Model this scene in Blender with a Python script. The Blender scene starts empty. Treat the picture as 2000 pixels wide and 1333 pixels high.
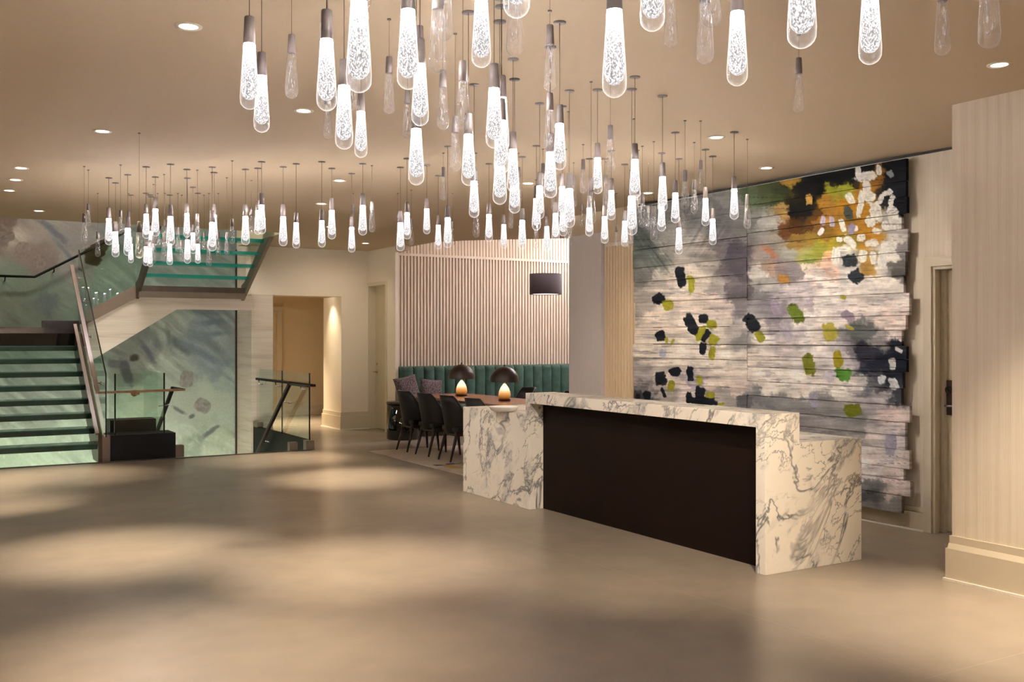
import bpy, bmesh, math, random
import numpy as np
from mathutils import Vector, Matrix

random.seed(7); rng = np.random.default_rng(7)
scene = bpy.context.scene
C = scene.collection

# ------------------------------------------------------------------ camera
F, H, CY = 1961.0, 1.62, 661.0          # focal length in px, eye height, horizon row
SA, CA = 0.5107, 0.8597                 # heading: 30.7 deg to the right of +Y
CEIL = 3.18
cam_d = bpy.data.cameras.new('camera'); cam = bpy.data.objects.new('camera', cam_d); C.objects.link(cam)
cam.location = (0, 0, H); cam.rotation_euler = (math.pi/2, 0, -math.atan2(SA, CA))
cam_d.sensor_width = 36; cam_d.sensor_fit = 'HORIZONTAL'; cam_d.lens = F*36/2000
cam_d.shift_y = (CY-666.5)/2000; cam_d.clip_start = 0.05
scene.camera = cam

# ------------------------------------------------------------------ world, exposure
w = bpy.data.worlds.new('world'); scene.world = w; w.use_nodes = True
w.node_tree.nodes['Background'].inputs[0].default_value = (1.0, 0.86, 0.68, 1)
w.node_tree.nodes['Background'].inputs[1].default_value = 0.02
vs = scene.view_settings
vs.view_transform = 'Standard'; vs.look = 'None'; vs.exposure = 0.86; vs.gamma = 1.0; vs.use_curve_mapping = False
cy = scene.cycles
cy.use_denoising = True; cy.max_bounces = 9; cy.diffuse_bounces = 4; cy.glossy_bounces = 4
cy.transmission_bounces = 8; cy.transparent_max_bounces = 24
cy.sample_clamp_indirect = 4.0; cy.sample_clamp_direct = 30.0; cy.caustics_reflective = False; cy.caustics_refractive = False
cy.use_light_tree = True
LED_POWER = 640.0

# unseen area lights added: stairwell from above and below, cool fill in alcove
def area(loc, target, power, sx, sy, color):
    ld = bpy.data.lights.new('unseen_area_fill', 'AREA'); ld.energy = power; ld.shape = 'RECTANGLE'; ld.size = sx; ld.size_y = sy; ld.color = color
    o = bpy.data.objects.new('unseen_area_fill', ld); C.objects.link(o); o.location = loc; o.rotation_euler = (Vector(target)-Vector(loc)).to_track_quat('-Z', 'Y').to_euler()
area((2.4, 14.8, 6.2), (2.4, 15.9, 0), 105, 3.0, 0.6, (1, 0.95, 0.85))
area((2.6, 14.6, -1.0), (2.8, 17.7, -0.3), 76, 3.6, 0.4, (1.0, 0.97, 0.86))
area((9.9, 13.4, 3.9), (10.0, 14.8, 0), 12, 1.2, 1.0, (0.8, 0.8, 1.0))

def world_pt(px, z, hgt):                # a point at depth z along the view, in column px, at height hgt
    xc = (px-1000)/F*z
    return Vector((xc*CA+z*SA, -xc*SA+z*CA, hgt))
def ceil_pt(px, py):  return world_pt(px, (CEIL-H)*F/(CY-py), CEIL)
def floor_pt(px, py): return world_pt(px, H*F/(py-CY), 0)

# ------------------------------------------------------------------ materials
def s2l(c):
    c = np.asarray(c, float)/255.0
    return np.where(c <= 0.04045, c/12.92, ((c+0.055)/1.055)**2.4)
def lin(r, g, b): return tuple(float(v) for v in s2l((r, g, b)))+(1.0,)
class NT:
    def __init__(s, name):
        s.m = bpy.data.materials.new(name); s.m.use_nodes = True; s.t = s.m.node_tree; s.t.nodes.clear()
        s.out = s.n('ShaderNodeOutputMaterial')
    def n(s, kind, **kw):
        o = s.t.nodes.new(kind)
        for k, v in kw.items():
            if k.startswith('i_'):
                o.inputs[k[2:].replace('_', ' ')].default_value = v
            else: setattr(o, k, v)
        return o
    def l(s, a, b): s.t.links.new(a, b)
    def surf(s, sh): s.l(sh, s.out.inputs['Surface']); return s.m
    def pr(s, col=None, rough=0.5, metal=0.0, spec=0.5, **kw):
        p = s.n('ShaderNodeBsdfPrincipled'); 
        if col is not None: p.inputs['Base Color'].default_value = col
        p.inputs['Roughness'].default_value = rough; p.inputs['Metallic'].default_value = metal
        p.inputs['Specular IOR Level'].default_value = spec
        for k, v in kw.items(): p.inputs[k.replace('_', ' ')].default_value = v
        return p
    def pos(s): return s.n('ShaderNodeNewGeometry').outputs['Position']
    def obj(s): return s.n('ShaderNodeTexCoord').outputs['Object']
    def map(s, v, scale=(1, 1, 1), rot=(0, 0, 0), loc=(0, 0, 0)):
        m = s.n('ShaderNodeMapping'); s.l(v, m.inputs['Vector'])
        m.inputs['Scale'].default_value = scale; m.inputs['Rotation'].default_value = rot; m.inputs['Location'].default_value = loc
        return m.outputs[0]
    def noise(s, v, scale, detail=4, rough=0.55, dist=0.0):
        n = s.n('ShaderNodeTexNoise'); s.l(v, n.inputs['Vector'])
        n.inputs['Scale'].default_value = scale; n.inputs['Detail'].default_value = detail
        n.inputs['Roughness'].default_value = rough; n.inputs['Distortion'].default_value = dist
        return n.outputs['Fac']
    def ramp(s, f, stops, interp='LINEAR'):
        r = s.n('ShaderNodeValToRGB'); s.l(f, r.inputs['Fac']); e = r.color_ramp.elements; r.color_ramp.interpolation = interp
        while len(e) < len(stops): e.new(0.5)
        for k, (p, c) in enumerate(stops):
            e[k].position = p; e[k].color = c if len(c) == 4 else tuple(c)+(1,)
        return r.outputs['Color']
    def mix(s, f, a, b, mode='MIX'):
        m = s.n('ShaderNodeMix'); m.data_type = 'RGBA'; m.blend_type = mode
        for sock, v in ((m.inputs[0], f), (m.inputs[6], a), (m.inputs[7], b)):
            if hasattr(v, 'links'): s.l(v, sock)
            else: sock.default_value = v
        return m.outputs[2]
    def math(s, op, a, b=None, c=None, clamp=False):
        m = s.n('ShaderNodeMath'); m.operation = op; m.use_clamp = clamp
        for k, v in enumerate((a, b, c)):
            if v is None: continue
            if hasattr(v, 'links'): s.l(v, m.inputs[k])
            else: m.inputs[k].default_value = v
        return m.outputs[0]
    def bump(s, h, p, strength=0.3, dist=0.01):
        b = s.n('ShaderNodeBump'); b.inputs['Strength'].default_value = strength; b.inputs['Distance'].default_value = dist
        s.l(h, b.inputs['Height']); s.l(b.outputs[0], p.inputs['Normal'])
    def mixsh(s, f, a, b):
        m = s.n('ShaderNodeMixShader')
        if hasattr(f, 'links'): s.l(f, m.inputs[0])
        else: m.inputs[0].default_value = f
        s.l(a, m.inputs[1]); s.l(b, m.inputs[2]); return m.outputs[0]

def simple(name, col, rough=0.5, metal=0.0, spec=0.5, var=0.06, scale=9.0, bump=0.0, stretch=(1, 1, 1)):
    t = NT(name); p = t.pr(col, rough, metal, spec)
    n = t.noise(t.map(t.pos(), stretch), scale)
    a = tuple(max(0, c*(1-var)) for c in col[:3])+(1,); b = tuple(min(1, c*(1+var)) for c in col[:3])+(1,)
    t.l(t.ramp(n, [(0.3, a), (0.7, b)]), p.inputs['Base Color'])
    if bump: t.bump(n, p, bump, 0.004)
    return t.surf(p.outputs[0])

M = {}
# polished concrete floor
t = NT('polished_concrete'); p = t.pr(None, 0.36, 0, 0.5)
n1 = t.noise(t.pos(), 0.55, 4, 0.6); n2 = t.noise(t.pos(), 4.0, 3, 0.5)
f = t.math('MULTIPLY_ADD', n2, 0.16, t.math('MULTIPLY', n1, 0.84))
col = t.ramp(f, [(0.3, lin(132, 120, 106)), (0.5, lin(145, 132, 116)), (0.7, lin(158, 143, 125))])
br = t.n('ShaderNodeTexBrick'); t.l(t.map(t.pos(), loc=(0.4, 1.1, 0)), br.inputs['Vector']); br.offset = 0.0
br.inputs['Scale'].default_value = 1.0; br.inputs['Mortar Size'].default_value = 0.004
br.inputs['Brick Width'].default_value = 4.6; br.inputs['Row Height'].default_value = 4.2
col = t.mix(t.math('MULTIPLY', br.outputs['Fac'], 0.22), col, lin(176, 160, 138))
t.l(col, p.inputs['Base Color'])
p.inputs['Roughness'].default_value = 0.27
M['floor'] = t.surf(p.outputs[0])

M['ceiling'] = simple('ceiling_paint', lin(192, 173, 146), 0.75, spec=0.2, var=0.02, scale=0.6)
M['wall'] = simple('wall_paint', lin(234, 222, 203), 0.7, spec=0.2, var=0.02, scale=1.2)
M['wall_warm'] = simple('corridor_paint', lin(218, 200, 170), 0.7, spec=0.2, var=0.02, scale=1.2)
M['trim'] = simple('trim_paint', lin(205, 192, 168), 0.45, var=0.02, scale=3)
M['trim_white'] = simple('white_bead', lin(238, 232, 220), 0.45, var=0.01)
M['door'] = simple('door_paint', lin(196, 182, 152), 0.5, var=0.03, scale=2)
M['fluted'] = simple('fluted_oak', lin(214, 197, 176), 0.6, var=0.05, scale=7, stretch=(6, 6, 0.35))
M['fluted_warm_lit'] = simple('fluted_oak_warm_lit', lin(222, 196, 160), 0.6, var=0.05, scale=7, stretch=(6, 6, 0.35))  # same oak with the warm spotlight tint put into its colour
M['lilac'] = simple('grey_lilac_plaster', lin(214, 205, 200), 0.7, var=0.03, scale=9, stretch=(9, 9, 0.2))
# vertical striated wall covering
def striated(name, a, b, c):
    t = NT(name); p = t.pr(None, 0.62, 0, 0.25)
    n1 = t.noise(t.map(t.pos(), (26, 26, 0.10)), 1.0, 3, 0.6); n2 = t.noise(t.map(t.pos(), (120, 120, 1.6)), 1.0, 3, 0.7)
    n3 = t.noise(t.pos(), 1.1, 3); 
    f = t.math('MULTIPLY_ADD', n2, 0.35, t.math('MULTIPLY_ADD', n1, 0.5, t.math('MULTIPLY', n3, 0.15)))
    t.l(t.ramp(f, [(0.32, a), (0.5, b), (0.68, c)]), p.inputs['Base Color'])
    t.bump(t.math('MULTIPLY_ADD', n1, 0.7, t.math('MULTIPLY', n2, 0.3)), p, 0.35, 0.006)
    return t.surf(p.outputs[0])
M['striated'] = striated('striated_wallcover', lin(210, 195, 173), lin(226, 213, 193), lin(236, 225, 206))
# banded stone
t = NT('banded_limestone'); p = t.pr(None, 0.45, 0, 0.4)
n1 = t.noise(t.map(t.pos(), (0.5, 0.5, 14)), 1.0, 5, 0.6, 0.4); n2 = t.noise(t.map(t.pos(), (2, 2, 60)), 1.0, 3)
t.l(t.ramp(t.math('MULTIPLY_ADD', n2, 0.3, t.math('MULTIPLY', n1, 0.7)), [(0.3, lin(176, 162, 145)), (0.46, lin(206, 192, 175)), (0.7, lin(222, 211, 196))]), p.inputs['Base Color'])
M['stone'] = t.surf(p.outputs[0])
# veined marble
t = NT('veined_marble'); p = t.pr(None, 0.16, 0, 0.5)
P = t.map(t.pos(), (1, 1, 1), (0.0, 0.0, 0.0))
dd = Vector((1.0, -1.0, 1.15)).normalized(); e1 = dd.cross(Vector((0, 0, 1))).normalized(); e2 = dd.cross(e1).normalized()
def axis(v):
    m = t.n('ShaderNodeVectorMath'); m.operation = 'DOT_PRODUCT'; t.l(t.pos(), m.inputs[0]); m.inputs[1].default_value = tuple(v); return m.outputs['Value']
cmb = t.n('ShaderNodeCombineXYZ'); t.l(axis(e1), cmb.inputs[0]); t.l(axis(e2), cmb.inputs[1]); t.l(axis(dd*0.34), cmb.inputs[2])
VEC = cmb.outputs[0]
cmb = t.n('ShaderNodeCombineXYZ'); t.l(axis(e1), cmb.inputs[0]); t.l(axis(e2), cmb.inputs[1]); t.l(axis(dd*0.16), cmb.inputs[2])
VEC2 = cmb.outputs[0]
def vein(scale, width, dist, seed, VEC=VEC):
    n = t.noise(t.map(VEC, loc=(seed, seed*0.7, seed*1.3)), scale, 5, 0.6, dist)
    r = t.math('ABSOLUTE', t.math('SUBTRACT', n, 0.5))
    return t.math('SUBTRACT', 1.0, t.math('DIVIDE', r, width), clamp=True)
v1 = vein(1.9, 0.021, 0.6, 3.1); v2 = vein(4.4, 0.014, 0.45, 9.4); v3 = vein(8.0, 0.06, 0.25, 5.2, VEC2)
msk = t.ramp(t.noise(t.map(VEC2, loc=(1.7, 4.2, 0.3)), 3.4, 4, 0.55, 0.3), [(0.51, (0, 0, 0)), (0.62, (1, 1, 1))])
gate = t.ramp(t.noise(t.map(VEC, loc=(7.7, 1.2, 5.3)), 2.6, 2, 0.5), [(0.44, (0.05, 0.05, 0.05)), (0.56, (1, 1, 1))])
gate2 = t.ramp(t.noise(t.map(VEC, loc=(2.7, 8.2, 3.3)), 3.4, 2, 0.5), [(0.36, (0.35, 0.35, 0.35)), (0.52, (1, 1, 1))])
vv = t.math('MAXIMUM', t.math('MULTIPLY', t.math('MULTIPLY', v1, gate2), 0.9), t.math('MAXIMUM', t.math('MULTIPLY', t.math('MULTIPLY', v2, gate), 0.75), t.math('MULTIPLY', t.math('MULTIPLY', v3, msk), 0.85)))
base = t.mix(t.math('MULTIPLY', msk, 0.34), lin(247, 240, 228), lin(150, 150, 152))
t.l(t.mix(vv, base, lin(92, 94, 101)), p.inputs['Base Color'])
M['marble'] = t.surf(p.outputs[0])
M['bronze_panel'] = simple('dark_bronze_panel', lin(20, 8, 3), 0.6, 0.0, 0.12, var=0.25, scale=1.6)
M['dark_metal'] = simple('dark_bronze', lin(70, 58, 48), 0.35, 0.7, var=0.1)
M['stringer'] = simple('stringer_bronze', lin(120, 104, 88), 0.4, 0.35, var=0.06)
M['black'] = simple('black_lacquer', lin(8, 7, 6), 0.03, 0, 0.7, var=0.05)
M['black_matte'] = simple('black_steel', lin(9, 8, 7), 0.5, 0.0, 0.15, var=0.05)
M['chrome'] = simple('brushed_steel', lin(205, 192, 205), 0.22, 1.0, var=0.03)  # lilac tint stands for the purple reflection on the handrail
M['nickel'] = simple('grey_cap_metal', lin(104, 95, 90), 0.45, 0.4, var=0.06)
M['wood_rail'] = simple('walnut_rail', lin(150, 115, 82), 0.35, var=0.15, scale=14)
M['slot'] = simple('shadow_gap', lin(26, 22, 18), 0.8, var=0.02)
M['leather'] = simple('black_leather', lin(15, 12, 12), 0.45, 0, 0.25, var=0.1, scale=60, bump=0.15)
M['chair_wood'] = simple('dark_mahogany', lin(36, 18, 14), 0.4, spec=0.3, var=0.2, scale=20)
M['welt'] = simple('grey_piping', lin(120, 112, 108), 0.5)
M['shade_dark'] = simple('dark_brown_shade', lin(46, 32, 28), 0.38, 0.25, var=0.08)
M['drum'] = simple('black_brown_linen', lin(40, 24, 24), 0.8, var=0.15, scale=90)
M['white_ceramic'] = simple('white_ceramic', lin(235, 230, 225), 0.25, var=0.01)
M['brass'] = simple('aged_brass', lin(190, 150, 95), 0.3, 0.9, var=0.08)
# walnut table
t = NT('walnut_top'); p = t.pr(None, 0.22, 0, 0.5)
n = t.noise(t.map(t.pos(), (14, 0.8, 3)), 1.0, 5, 0.6, 0.6)
t.l(t.ramp(n, [(0.3, lin(112, 62, 42)), (0.55, lin(152, 94, 68)), (0.75, lin(176, 118, 88))]), p.inputs['Base Color']); M['walnut'] = t.surf(p.outputs[0])
# velvet
t = NT('green_velvet'); p = t.pr(None, 0.75, 0, 0.2); p.inputs['Sheen Weight'].default_value = 0.25; p.inputs['Sheen Tint'].default_value = lin(150, 190, 170)
t.l(t.ramp(t.noise(t.pos(), 7, 4), [(0.35, lin(44, 66, 58)), (0.65, lin(62, 86, 76))]), p.inputs['Base Color']); M['velvet'] = t.surf(p.outputs[0])
# cushion weave
t = NT('speckled_weave'); p = t.pr(None, 0.85, 0, 0.1)
v = t.n('ShaderNodeTexVoronoi'); t.l(t.obj(), v.inputs['Vector']); v.inputs['Scale'].default_value = 60
t.l(t.ramp(v.outputs['Distance'], [(0.25, lin(38, 32, 35)), (0.6, lin(112, 98, 100))]), p.inputs['Base Color']); M['cushion'] = t.surf(p.outputs[0])
# rug
t = NT('patterned_rug'); p = t.pr(None, 0.95, 0, 0.05)
v = t.n('ShaderNodeTexVoronoi'); t.l(t.map(t.pos(), (2.2, 2.2, 2.2)), v.inputs['Vector']); v.distance = 'CHEBYCHEV'; v.inputs['Scale'].default_value = 1.6
r1 = t.n('ShaderNodeSeparateColor'); t.l(v.outputs['Color'], r1.inputs[0])
cc = t.ramp(r1.outputs[0], [(0.0, lin(190, 176, 158)), (0.30, lin(176, 160, 142)), (0.42, lin(70, 76, 104)), (0.58, lin(200, 186, 160)), (0.74, lin(176, 150, 84)), (0.84, lin(205, 192, 175))], 'CONSTANT')
yy = t.n('ShaderNodeSeparateXYZ'); t.l(t.pos(), yy.inputs[0])
k = t.math('LESS_THAN', yy.outputs[1], t.math('MULTIPLY_ADD', t.noise(t.pos(), 1.2), 1.6, 10.6))
t.l(t.mix(k, lin(186, 170, 150), cc), p.inputs['Base Color']); t.bump(t.noise(t.pos(), 220), p, 0.3, 0.004); M['rug'] = t.surf(p.outputs[0])
# amber lamp glass; the bulb's light painted in as cream top and glow
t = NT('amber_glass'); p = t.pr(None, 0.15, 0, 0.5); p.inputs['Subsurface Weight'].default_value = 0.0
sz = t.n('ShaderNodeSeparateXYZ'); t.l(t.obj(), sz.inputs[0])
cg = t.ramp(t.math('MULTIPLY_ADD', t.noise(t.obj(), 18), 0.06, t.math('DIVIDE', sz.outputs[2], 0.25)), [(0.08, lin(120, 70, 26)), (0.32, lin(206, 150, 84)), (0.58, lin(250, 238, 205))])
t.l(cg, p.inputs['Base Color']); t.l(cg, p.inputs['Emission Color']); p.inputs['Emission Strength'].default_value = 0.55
M['amber'] = t.surf(p.outputs[0])

def emis(name, col, st):
    t = NT(name); e = t.n('ShaderNodeEmission'); e.inputs[0].default_value = col
    n = t.noise(t.obj(), 3.0); t.l(t.math('MULTIPLY_ADD', n, st*0.05, st), e.inputs[1]); return t.surf(e.outputs[0])
M['lens'] = emis('downlight_lens', (1, 0.88, 0.7, 1), 9)
M['bulb'] = emis('lamp_bulb', (1, 0.82, 0.55, 1), 14)
M['cove_led'] = emis('cove_led', (0.93, 0.91, 1.0, 1), 34)
M['shade_glow'] = emis('drum_diffuser', (1, 0.9, 0.8, 1), 2.2)

def thin_glass(name, tint, refl=0.06, gl=(1, 1, 1, 1), rough=0.0):
    t = NT(name); tr = t.n('ShaderNodeBsdfTransparent'); tr.inputs[0].default_value = tint
    g = t.n('ShaderNodeBsdfGlossy'); g.inputs[0].default_value = gl; g.inputs['Roughness'].default_value = rough
    fr = t.n('ShaderNodeFresnel'); fr.inputs[0].default_value = 1.5
    n = t.noise(t.pos(), 2.0)
    bf = t.math('SUBTRACT', 1.0, t.n('ShaderNodeNewGeometry').outputs['Backfacing'])
    f = t.math('MULTIPLY', t.math('MULTIPLY_ADD', fr.outputs[0], 1.0, t.math('MULTIPLY', n, refl), clamp=True), bf)
    return t.surf(t.mixsh(f, tr.outputs[0], g.outputs[0]))
M['glass'] = thin_glass('green_glass', (0.91, 0.955, 0.93, 1), 0.04)
M['glass_edge'] = simple('dark_glass_edge', lin(16, 30, 26), 0.15, var=0.1)
# thick teal glass treads: part see-through, part green body
def tread_mat(name, c, tint, amount):
    t = NT(name); p = t.pr(c, 0.06, 0, 0.6); tr = t.n('ShaderNodeBsdfTransparent'); tr.inputs[0].default_value = tint
    n = t.noise(t.pos(), 3.0); f = t.math('MULTIPLY_ADD', n, 0.1, amount-0.05)
    return t.surf(t.mixsh(f, tr.outputs[0], p.outputs[0]))
M['tread_teal'] = tread_mat('teal_glass_tread', lin(40, 165, 155), (0.45, 0.85, 0.80, 1), 0.55)
M['tread_dark'] = tread_mat('green_glass_tread', lin(70, 110, 96), (0.5, 0.72, 0.62, 1), 0.75)
M['tread_nosing'] = simple('tread_nosing', lin(36, 58, 50), 0.12, var=0.2)

# pendant drops
t = NT('bubbled_glass_lit'); e = t.n('ShaderNodeEmission')
o = t.obj(); zz = t.n('ShaderNodeSeparateXYZ'); t.l(o, zz.inputs[0])
sp = t.noise(t.map(o, (1, 1, 0.65)), 220, 2, 0.7)
up = t.math('DIVIDE', t.math('ADD', zz.outputs[2], 0.345), 0.245, clamp=True)      # 0 at the tip .. 1 under the cap
wash = t.math('POWER', up, 4.0)
mask = t.ramp(t.math('MULTIPLY_ADD', wash, 0.22, sp), [(0.44, (0.20, 0.19, 0.21)), (0.60, (1, 1, 1))])
led = t.math('MULTIPLY', t.math('GREATER_THAN', up, 0.90), LED_POWER)              # the lamp itself, in the neck of the drop
st_ = t.math('ADD', t.math('MULTIPLY', mask, t.math('MULTIPLY_ADD', wash, 1.6, 0.85)), led)
e.inputs[0].default_value = (1.0, 0.945, 0.93, 1)
t.l(st_, e.inputs[1])
M['core'] = t.surf(e.outputs[0])
def shell(name, tint, rim, sparkle, glow, bump):
    t = NT(name); tr = t.n('ShaderNodeBsdfTransparent'); tr.inputs[0].default_value = tint
    g = t.n('ShaderNodeBsdfGlossy'); g.inputs['Roughness'].default_value = 0.04
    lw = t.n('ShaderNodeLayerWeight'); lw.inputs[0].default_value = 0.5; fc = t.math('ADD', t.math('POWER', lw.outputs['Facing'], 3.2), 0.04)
    n = t.noise(t.map(t.obj(), (1, 1, 0.3)), 85, 2)
    if bump:
        b = t.n('ShaderNodeBump'); b.inputs['Strength'].default_value = bump; b.inputs['Distance'].default_value = 0.006
        t.l(n, b.inputs['Height']); t.l(b.outputs[0], g.inputs['Normal'])
    bf = t.math('SUBTRACT', 1.0, t.n('ShaderNodeNewGeometry').outputs['Backfacing'])
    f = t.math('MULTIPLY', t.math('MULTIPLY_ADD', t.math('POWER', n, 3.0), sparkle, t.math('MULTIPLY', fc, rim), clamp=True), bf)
    sh = g.outputs[0]
    if glow:                                  # light carried inside the lit glass to its rim
        em = t.n('ShaderNodeEmission'); em.inputs[0].default_value = (1, 0.95, 0.94, 1); em.inputs[1].default_value = glow
        ad = t.n('ShaderNodeAddShader'); t.l(sh, ad.inputs[0]); t.l(em.outputs[0], ad.inputs[1]); sh = ad.outputs[0]
    else:                                     # painted white rim, standing for the bright outline light gives unlit glass
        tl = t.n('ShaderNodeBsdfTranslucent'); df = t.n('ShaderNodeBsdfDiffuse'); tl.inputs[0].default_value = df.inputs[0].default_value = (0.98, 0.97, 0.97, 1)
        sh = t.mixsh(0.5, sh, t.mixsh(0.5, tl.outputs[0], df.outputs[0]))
    return t.surf(t.mixsh(f, tr.outputs[0], sh))
M['shell'] = shell('clear_drop_glass', (0.96, 0.96, 0.965, 1), 1.0, 0.35, 0.9, 0.0)
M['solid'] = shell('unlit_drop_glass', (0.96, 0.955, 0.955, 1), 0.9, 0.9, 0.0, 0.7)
t = NT('trapped_bubbles'); tr = t.n('ShaderNodeBsdfTransparent'); d_ = t.n('ShaderNodeBsdfTranslucent'); d2_ = t.n('ShaderNodeBsdfDiffuse')
for q_ in (d_, d2_): q_.inputs[0].default_value = (0.97, 0.95, 0.95, 1)
ad = t.mixsh(0.5, d_.outputs[0], d2_.outputs[0])
mk = t.ramp(t.noise(t.map(t.obj(), (1, 1, 0.22)), 120, 3, 0.7), [(0.56, (0, 0, 0)), (0.63, (0.75, 0.75, 0.75))])
M['bubbles'] = t.surf(t.mixsh(mk, tr.outputs[0], ad))
M['speck'] = emis('glass_sparkle', (1, 0.96, 0.94, 1), 1.1)

# painted surfaces carry their paint as a colour attribute, plus fine relief
def painted(name, rough, grain, gscale, bumps):
    t = NT(name); p = t.pr(None, rough, 0, 0.05); a = t.n('ShaderNodeAttribute'); a.attribute_name = 'paint'
    n = t.noise(t.map(t.pos(), gscale), 1.0, 5, 0.65, 0.3); n2 = t.noise(t.pos(), 35, 4, 0.6)
    dk = t.ramp(n, [(0.32, (1-grain, 1-grain, 1-grain)), (0.42, (1, 1, 1))])
    c = t.mix(1.0, a.outputs['Color'], dk, 'MULTIPLY')
    c = t.mix(1.0, c, t.ramp(n2, [(0.25, (0.86, 0.86, 0.86)), (0.6, (1, 1, 1))]), 'MULTIPLY')
    t.l(c, p.inputs['Base Color']); t.bump(t.math('MULTIPLY_ADD', n, 0.6, t.math('MULTIPLY', n2, 0.4)), p, bumps, 0.01)
    return t.surf(p.outputs[0])
M['art'] = painted('painted_barn_boards', 0.75, 0.22, (0.8, 0.7, 75.0), 0.3)
M['mural'] = painted('mural_paint', 0.5, 0.10, (3.0, 3.0, 3.0), 0.05)

# ------------------------------------------------------------------ mesh helpers
class MB:
    def __init__(s): s.v = []; s.f = []; s.smooth = []
    def add(s, vs, fs, smooth=False):
        o = len(s.v); s.v += [tuple(v) for v in vs]; s.f += [tuple(i+o for i in q) for q in fs]; s.smooth += [smooth]*len(fs); return s
    def box(s, a, b):
        x0, y0, z0 = [min(a[i], b[i]) for i in range(3)]; x1, y1, z1 = [max(a[i], b[i]) for i in range(3)]
        return s.add([(x0,y0,z0),(x1,y0,z0),(x1,y1,z0),(x0,y1,z0),(x0,y0,z1),(x1,y0,z1),(x1,y1,z1),(x0,y1,z1)],
                     [(3,2,1,0),(4,5,6,7),(0,1,5,4),(1,2,6,5),(2,3,7,6),(3,0,4,7)])
    def prism(s, poly, axis, a, b):           # polygon in the plane across `axis`, extruded from a to b
        def P(u, v, k): return {'x': (k, u, v), 'y': (u, k, v), 'z': (u, v, k)}[axis]
        n = len(poly); vs = [P(u, v, a) for u, v in poly]+[P(u, v, b) for u, v in poly]
        return s.add(vs, [tuple(range(n))[::-1], tuple(range(n, 2*n))]+[(i, (i+1) % n, n+(i+1) % n, n+i) for i in range(n)])
    def lathe(s, prof, c=(0, 0, 0), n=20, cap=True):
        vs = []; fs = []
        for r, z in prof:
            for k in range(n):
                a = 2*math.pi*k/n; vs.append((c[0]+r*math.cos(a), c[1]+r*math.sin(a), c[2]+z))
        for j in range(len(prof)-1):
            for k in range(n):
                q = (j*n+k, j*n+(k+1) % n, (j+1)*n+(k+1) % n, (j+1)*n+k); fs.append(q)
        if cap:
            fs.append(tuple(range(n))[::-1]); m = (len(prof)-1)*n; fs.append(tuple(m+k for k in range(n)))
        return s.add(vs, fs, True)
    def tube(s, pts, r, n=10):
        pts = [Vector(p) for p in pts]; rs = r if isinstance(r, (list, tuple)) else [r]*len(pts)
        vs = []; fs = []; prev = None
        for i, p in enumerate(pts):
            d = (pts[min(i+1, len(pts)-1)]-pts[max(i-1, 0)]).normalized()
            up = Vector((0, 0, 1)) if abs(d.z) < 0.95 else Vector((1, 0, 0))
            a = d.cross(up).normalized(); b = a.cross(d).normalized()
            for k in range(n):
                th = 2*math.pi*k/n; vs.append(p+(a*math.cos(th)+b*math.sin(th))*rs[i])
        for i in range(len(pts)-1):
            for k in range(n): fs.append((i*n+k, i*n+(k+1) % n, (i+1)*n+(k+1) % n, (i+1)*n+k))
        fs.append(tuple(range(n))[::-1]); m = (len(pts)-1)*n; fs.append(tuple(m+k for k in range(n)))
        return s.add(vs, fs, True)
    def bar(s, a, b, wdt, hgt):               # a rectangular bar between two points (upright cross-section)
        a = Vector(a); b = Vector(b); d = (b-a).normalized(); sd = d.cross(Vector((0, 0, 1))).normalized()*wdt/2
        if sd.length < 1e-6: sd = Vector((wdt/2, 0, 0))
        up = sd.normalized().cross(d).normalized()*hgt/2
        vs = [a-sd-up, a+sd-up, a+sd+up, a-sd+up, b-sd-up, b+sd-up, b+sd+up, b-sd+up]
        return s.add(vs, [(0,1,2,3),(7,6,5,4),(0,4,5,1),(1,5,6,2),(2,6,7,3),(3,7,4,0)])
    def mesh(s, name, org=(0, 0, 0), bevel=0.0):
        me = bpy.data.meshes.new(name)
        me.from_pydata([(v[0]-org[0], v[1]-org[1], v[2]-org[2]) for v in s.v], [], s.f); me.update()
        bm = bmesh.new(); bm.from_mesh(me)
        for k, fc in enumerate(bm.faces): fc.smooth = s.smooth[k]
        bmesh.ops.recalc_face_normals(bm, faces=bm.faces)
        if bevel:
            es = [e for e in bm.edges if len(e.link_faces) == 2 and e.calc_face_angle(0) > 0.7]
            bmesh.ops.bevel(bm, geom=es, offset=bevel, segments=2, profile=0.6, affect='EDGES')
        bm.to_mesh(me); bm.free(); return me

ORG = {}
def put(name, me, mat, parent=None, loc=None):
    o = bpy.data.objects.new(name, me); C.objects.link(o)
    if mat is not None: me.materials.clear(); me.materials.append(M[mat] if isinstance(mat, str) else mat)
    if parent is not None: o.parent = parent
    if loc is not None: o.location = loc
    return o
def part(name, mb, mat, parent, bevel=0.0, kind=None):
    og = ORG[parent.name]; o = put(name, mb.mesh(name, og, bevel), mat, parent); ORG[o.name] = og
    if kind: o['kind'] = kind
    return o
def tag(o, label, cat, group=None):
    o['label'] = label; o['category'] = cat
    if group: o['group'] = group
    return o
def thing(name, label, cat, loc=(0, 0, 0), group=None):
    o = bpy.data.objects.new(name, None); C.objects.link(o); o.location = loc; o.empty_display_size = 0.1
    ORG[o.name] = tuple(loc); return tag(o, label, cat, group)
def struct(name, mb, mat, bevel=0.0):
    o = put(name, mb.mesh(name, (0, 0, 0), bevel), mat); o['kind'] = 'structure'; ORG[o.name] = (0, 0, 0); return o
def solo(name, mb, mat, label, cat, org=(0, 0, 0), bevel=0.0, group=None):
    o = put(name, mb.mesh(name, org, bevel), mat); o.location = org; ORG[o.name] = tuple(org); return tag(o, label, cat, group)

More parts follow.
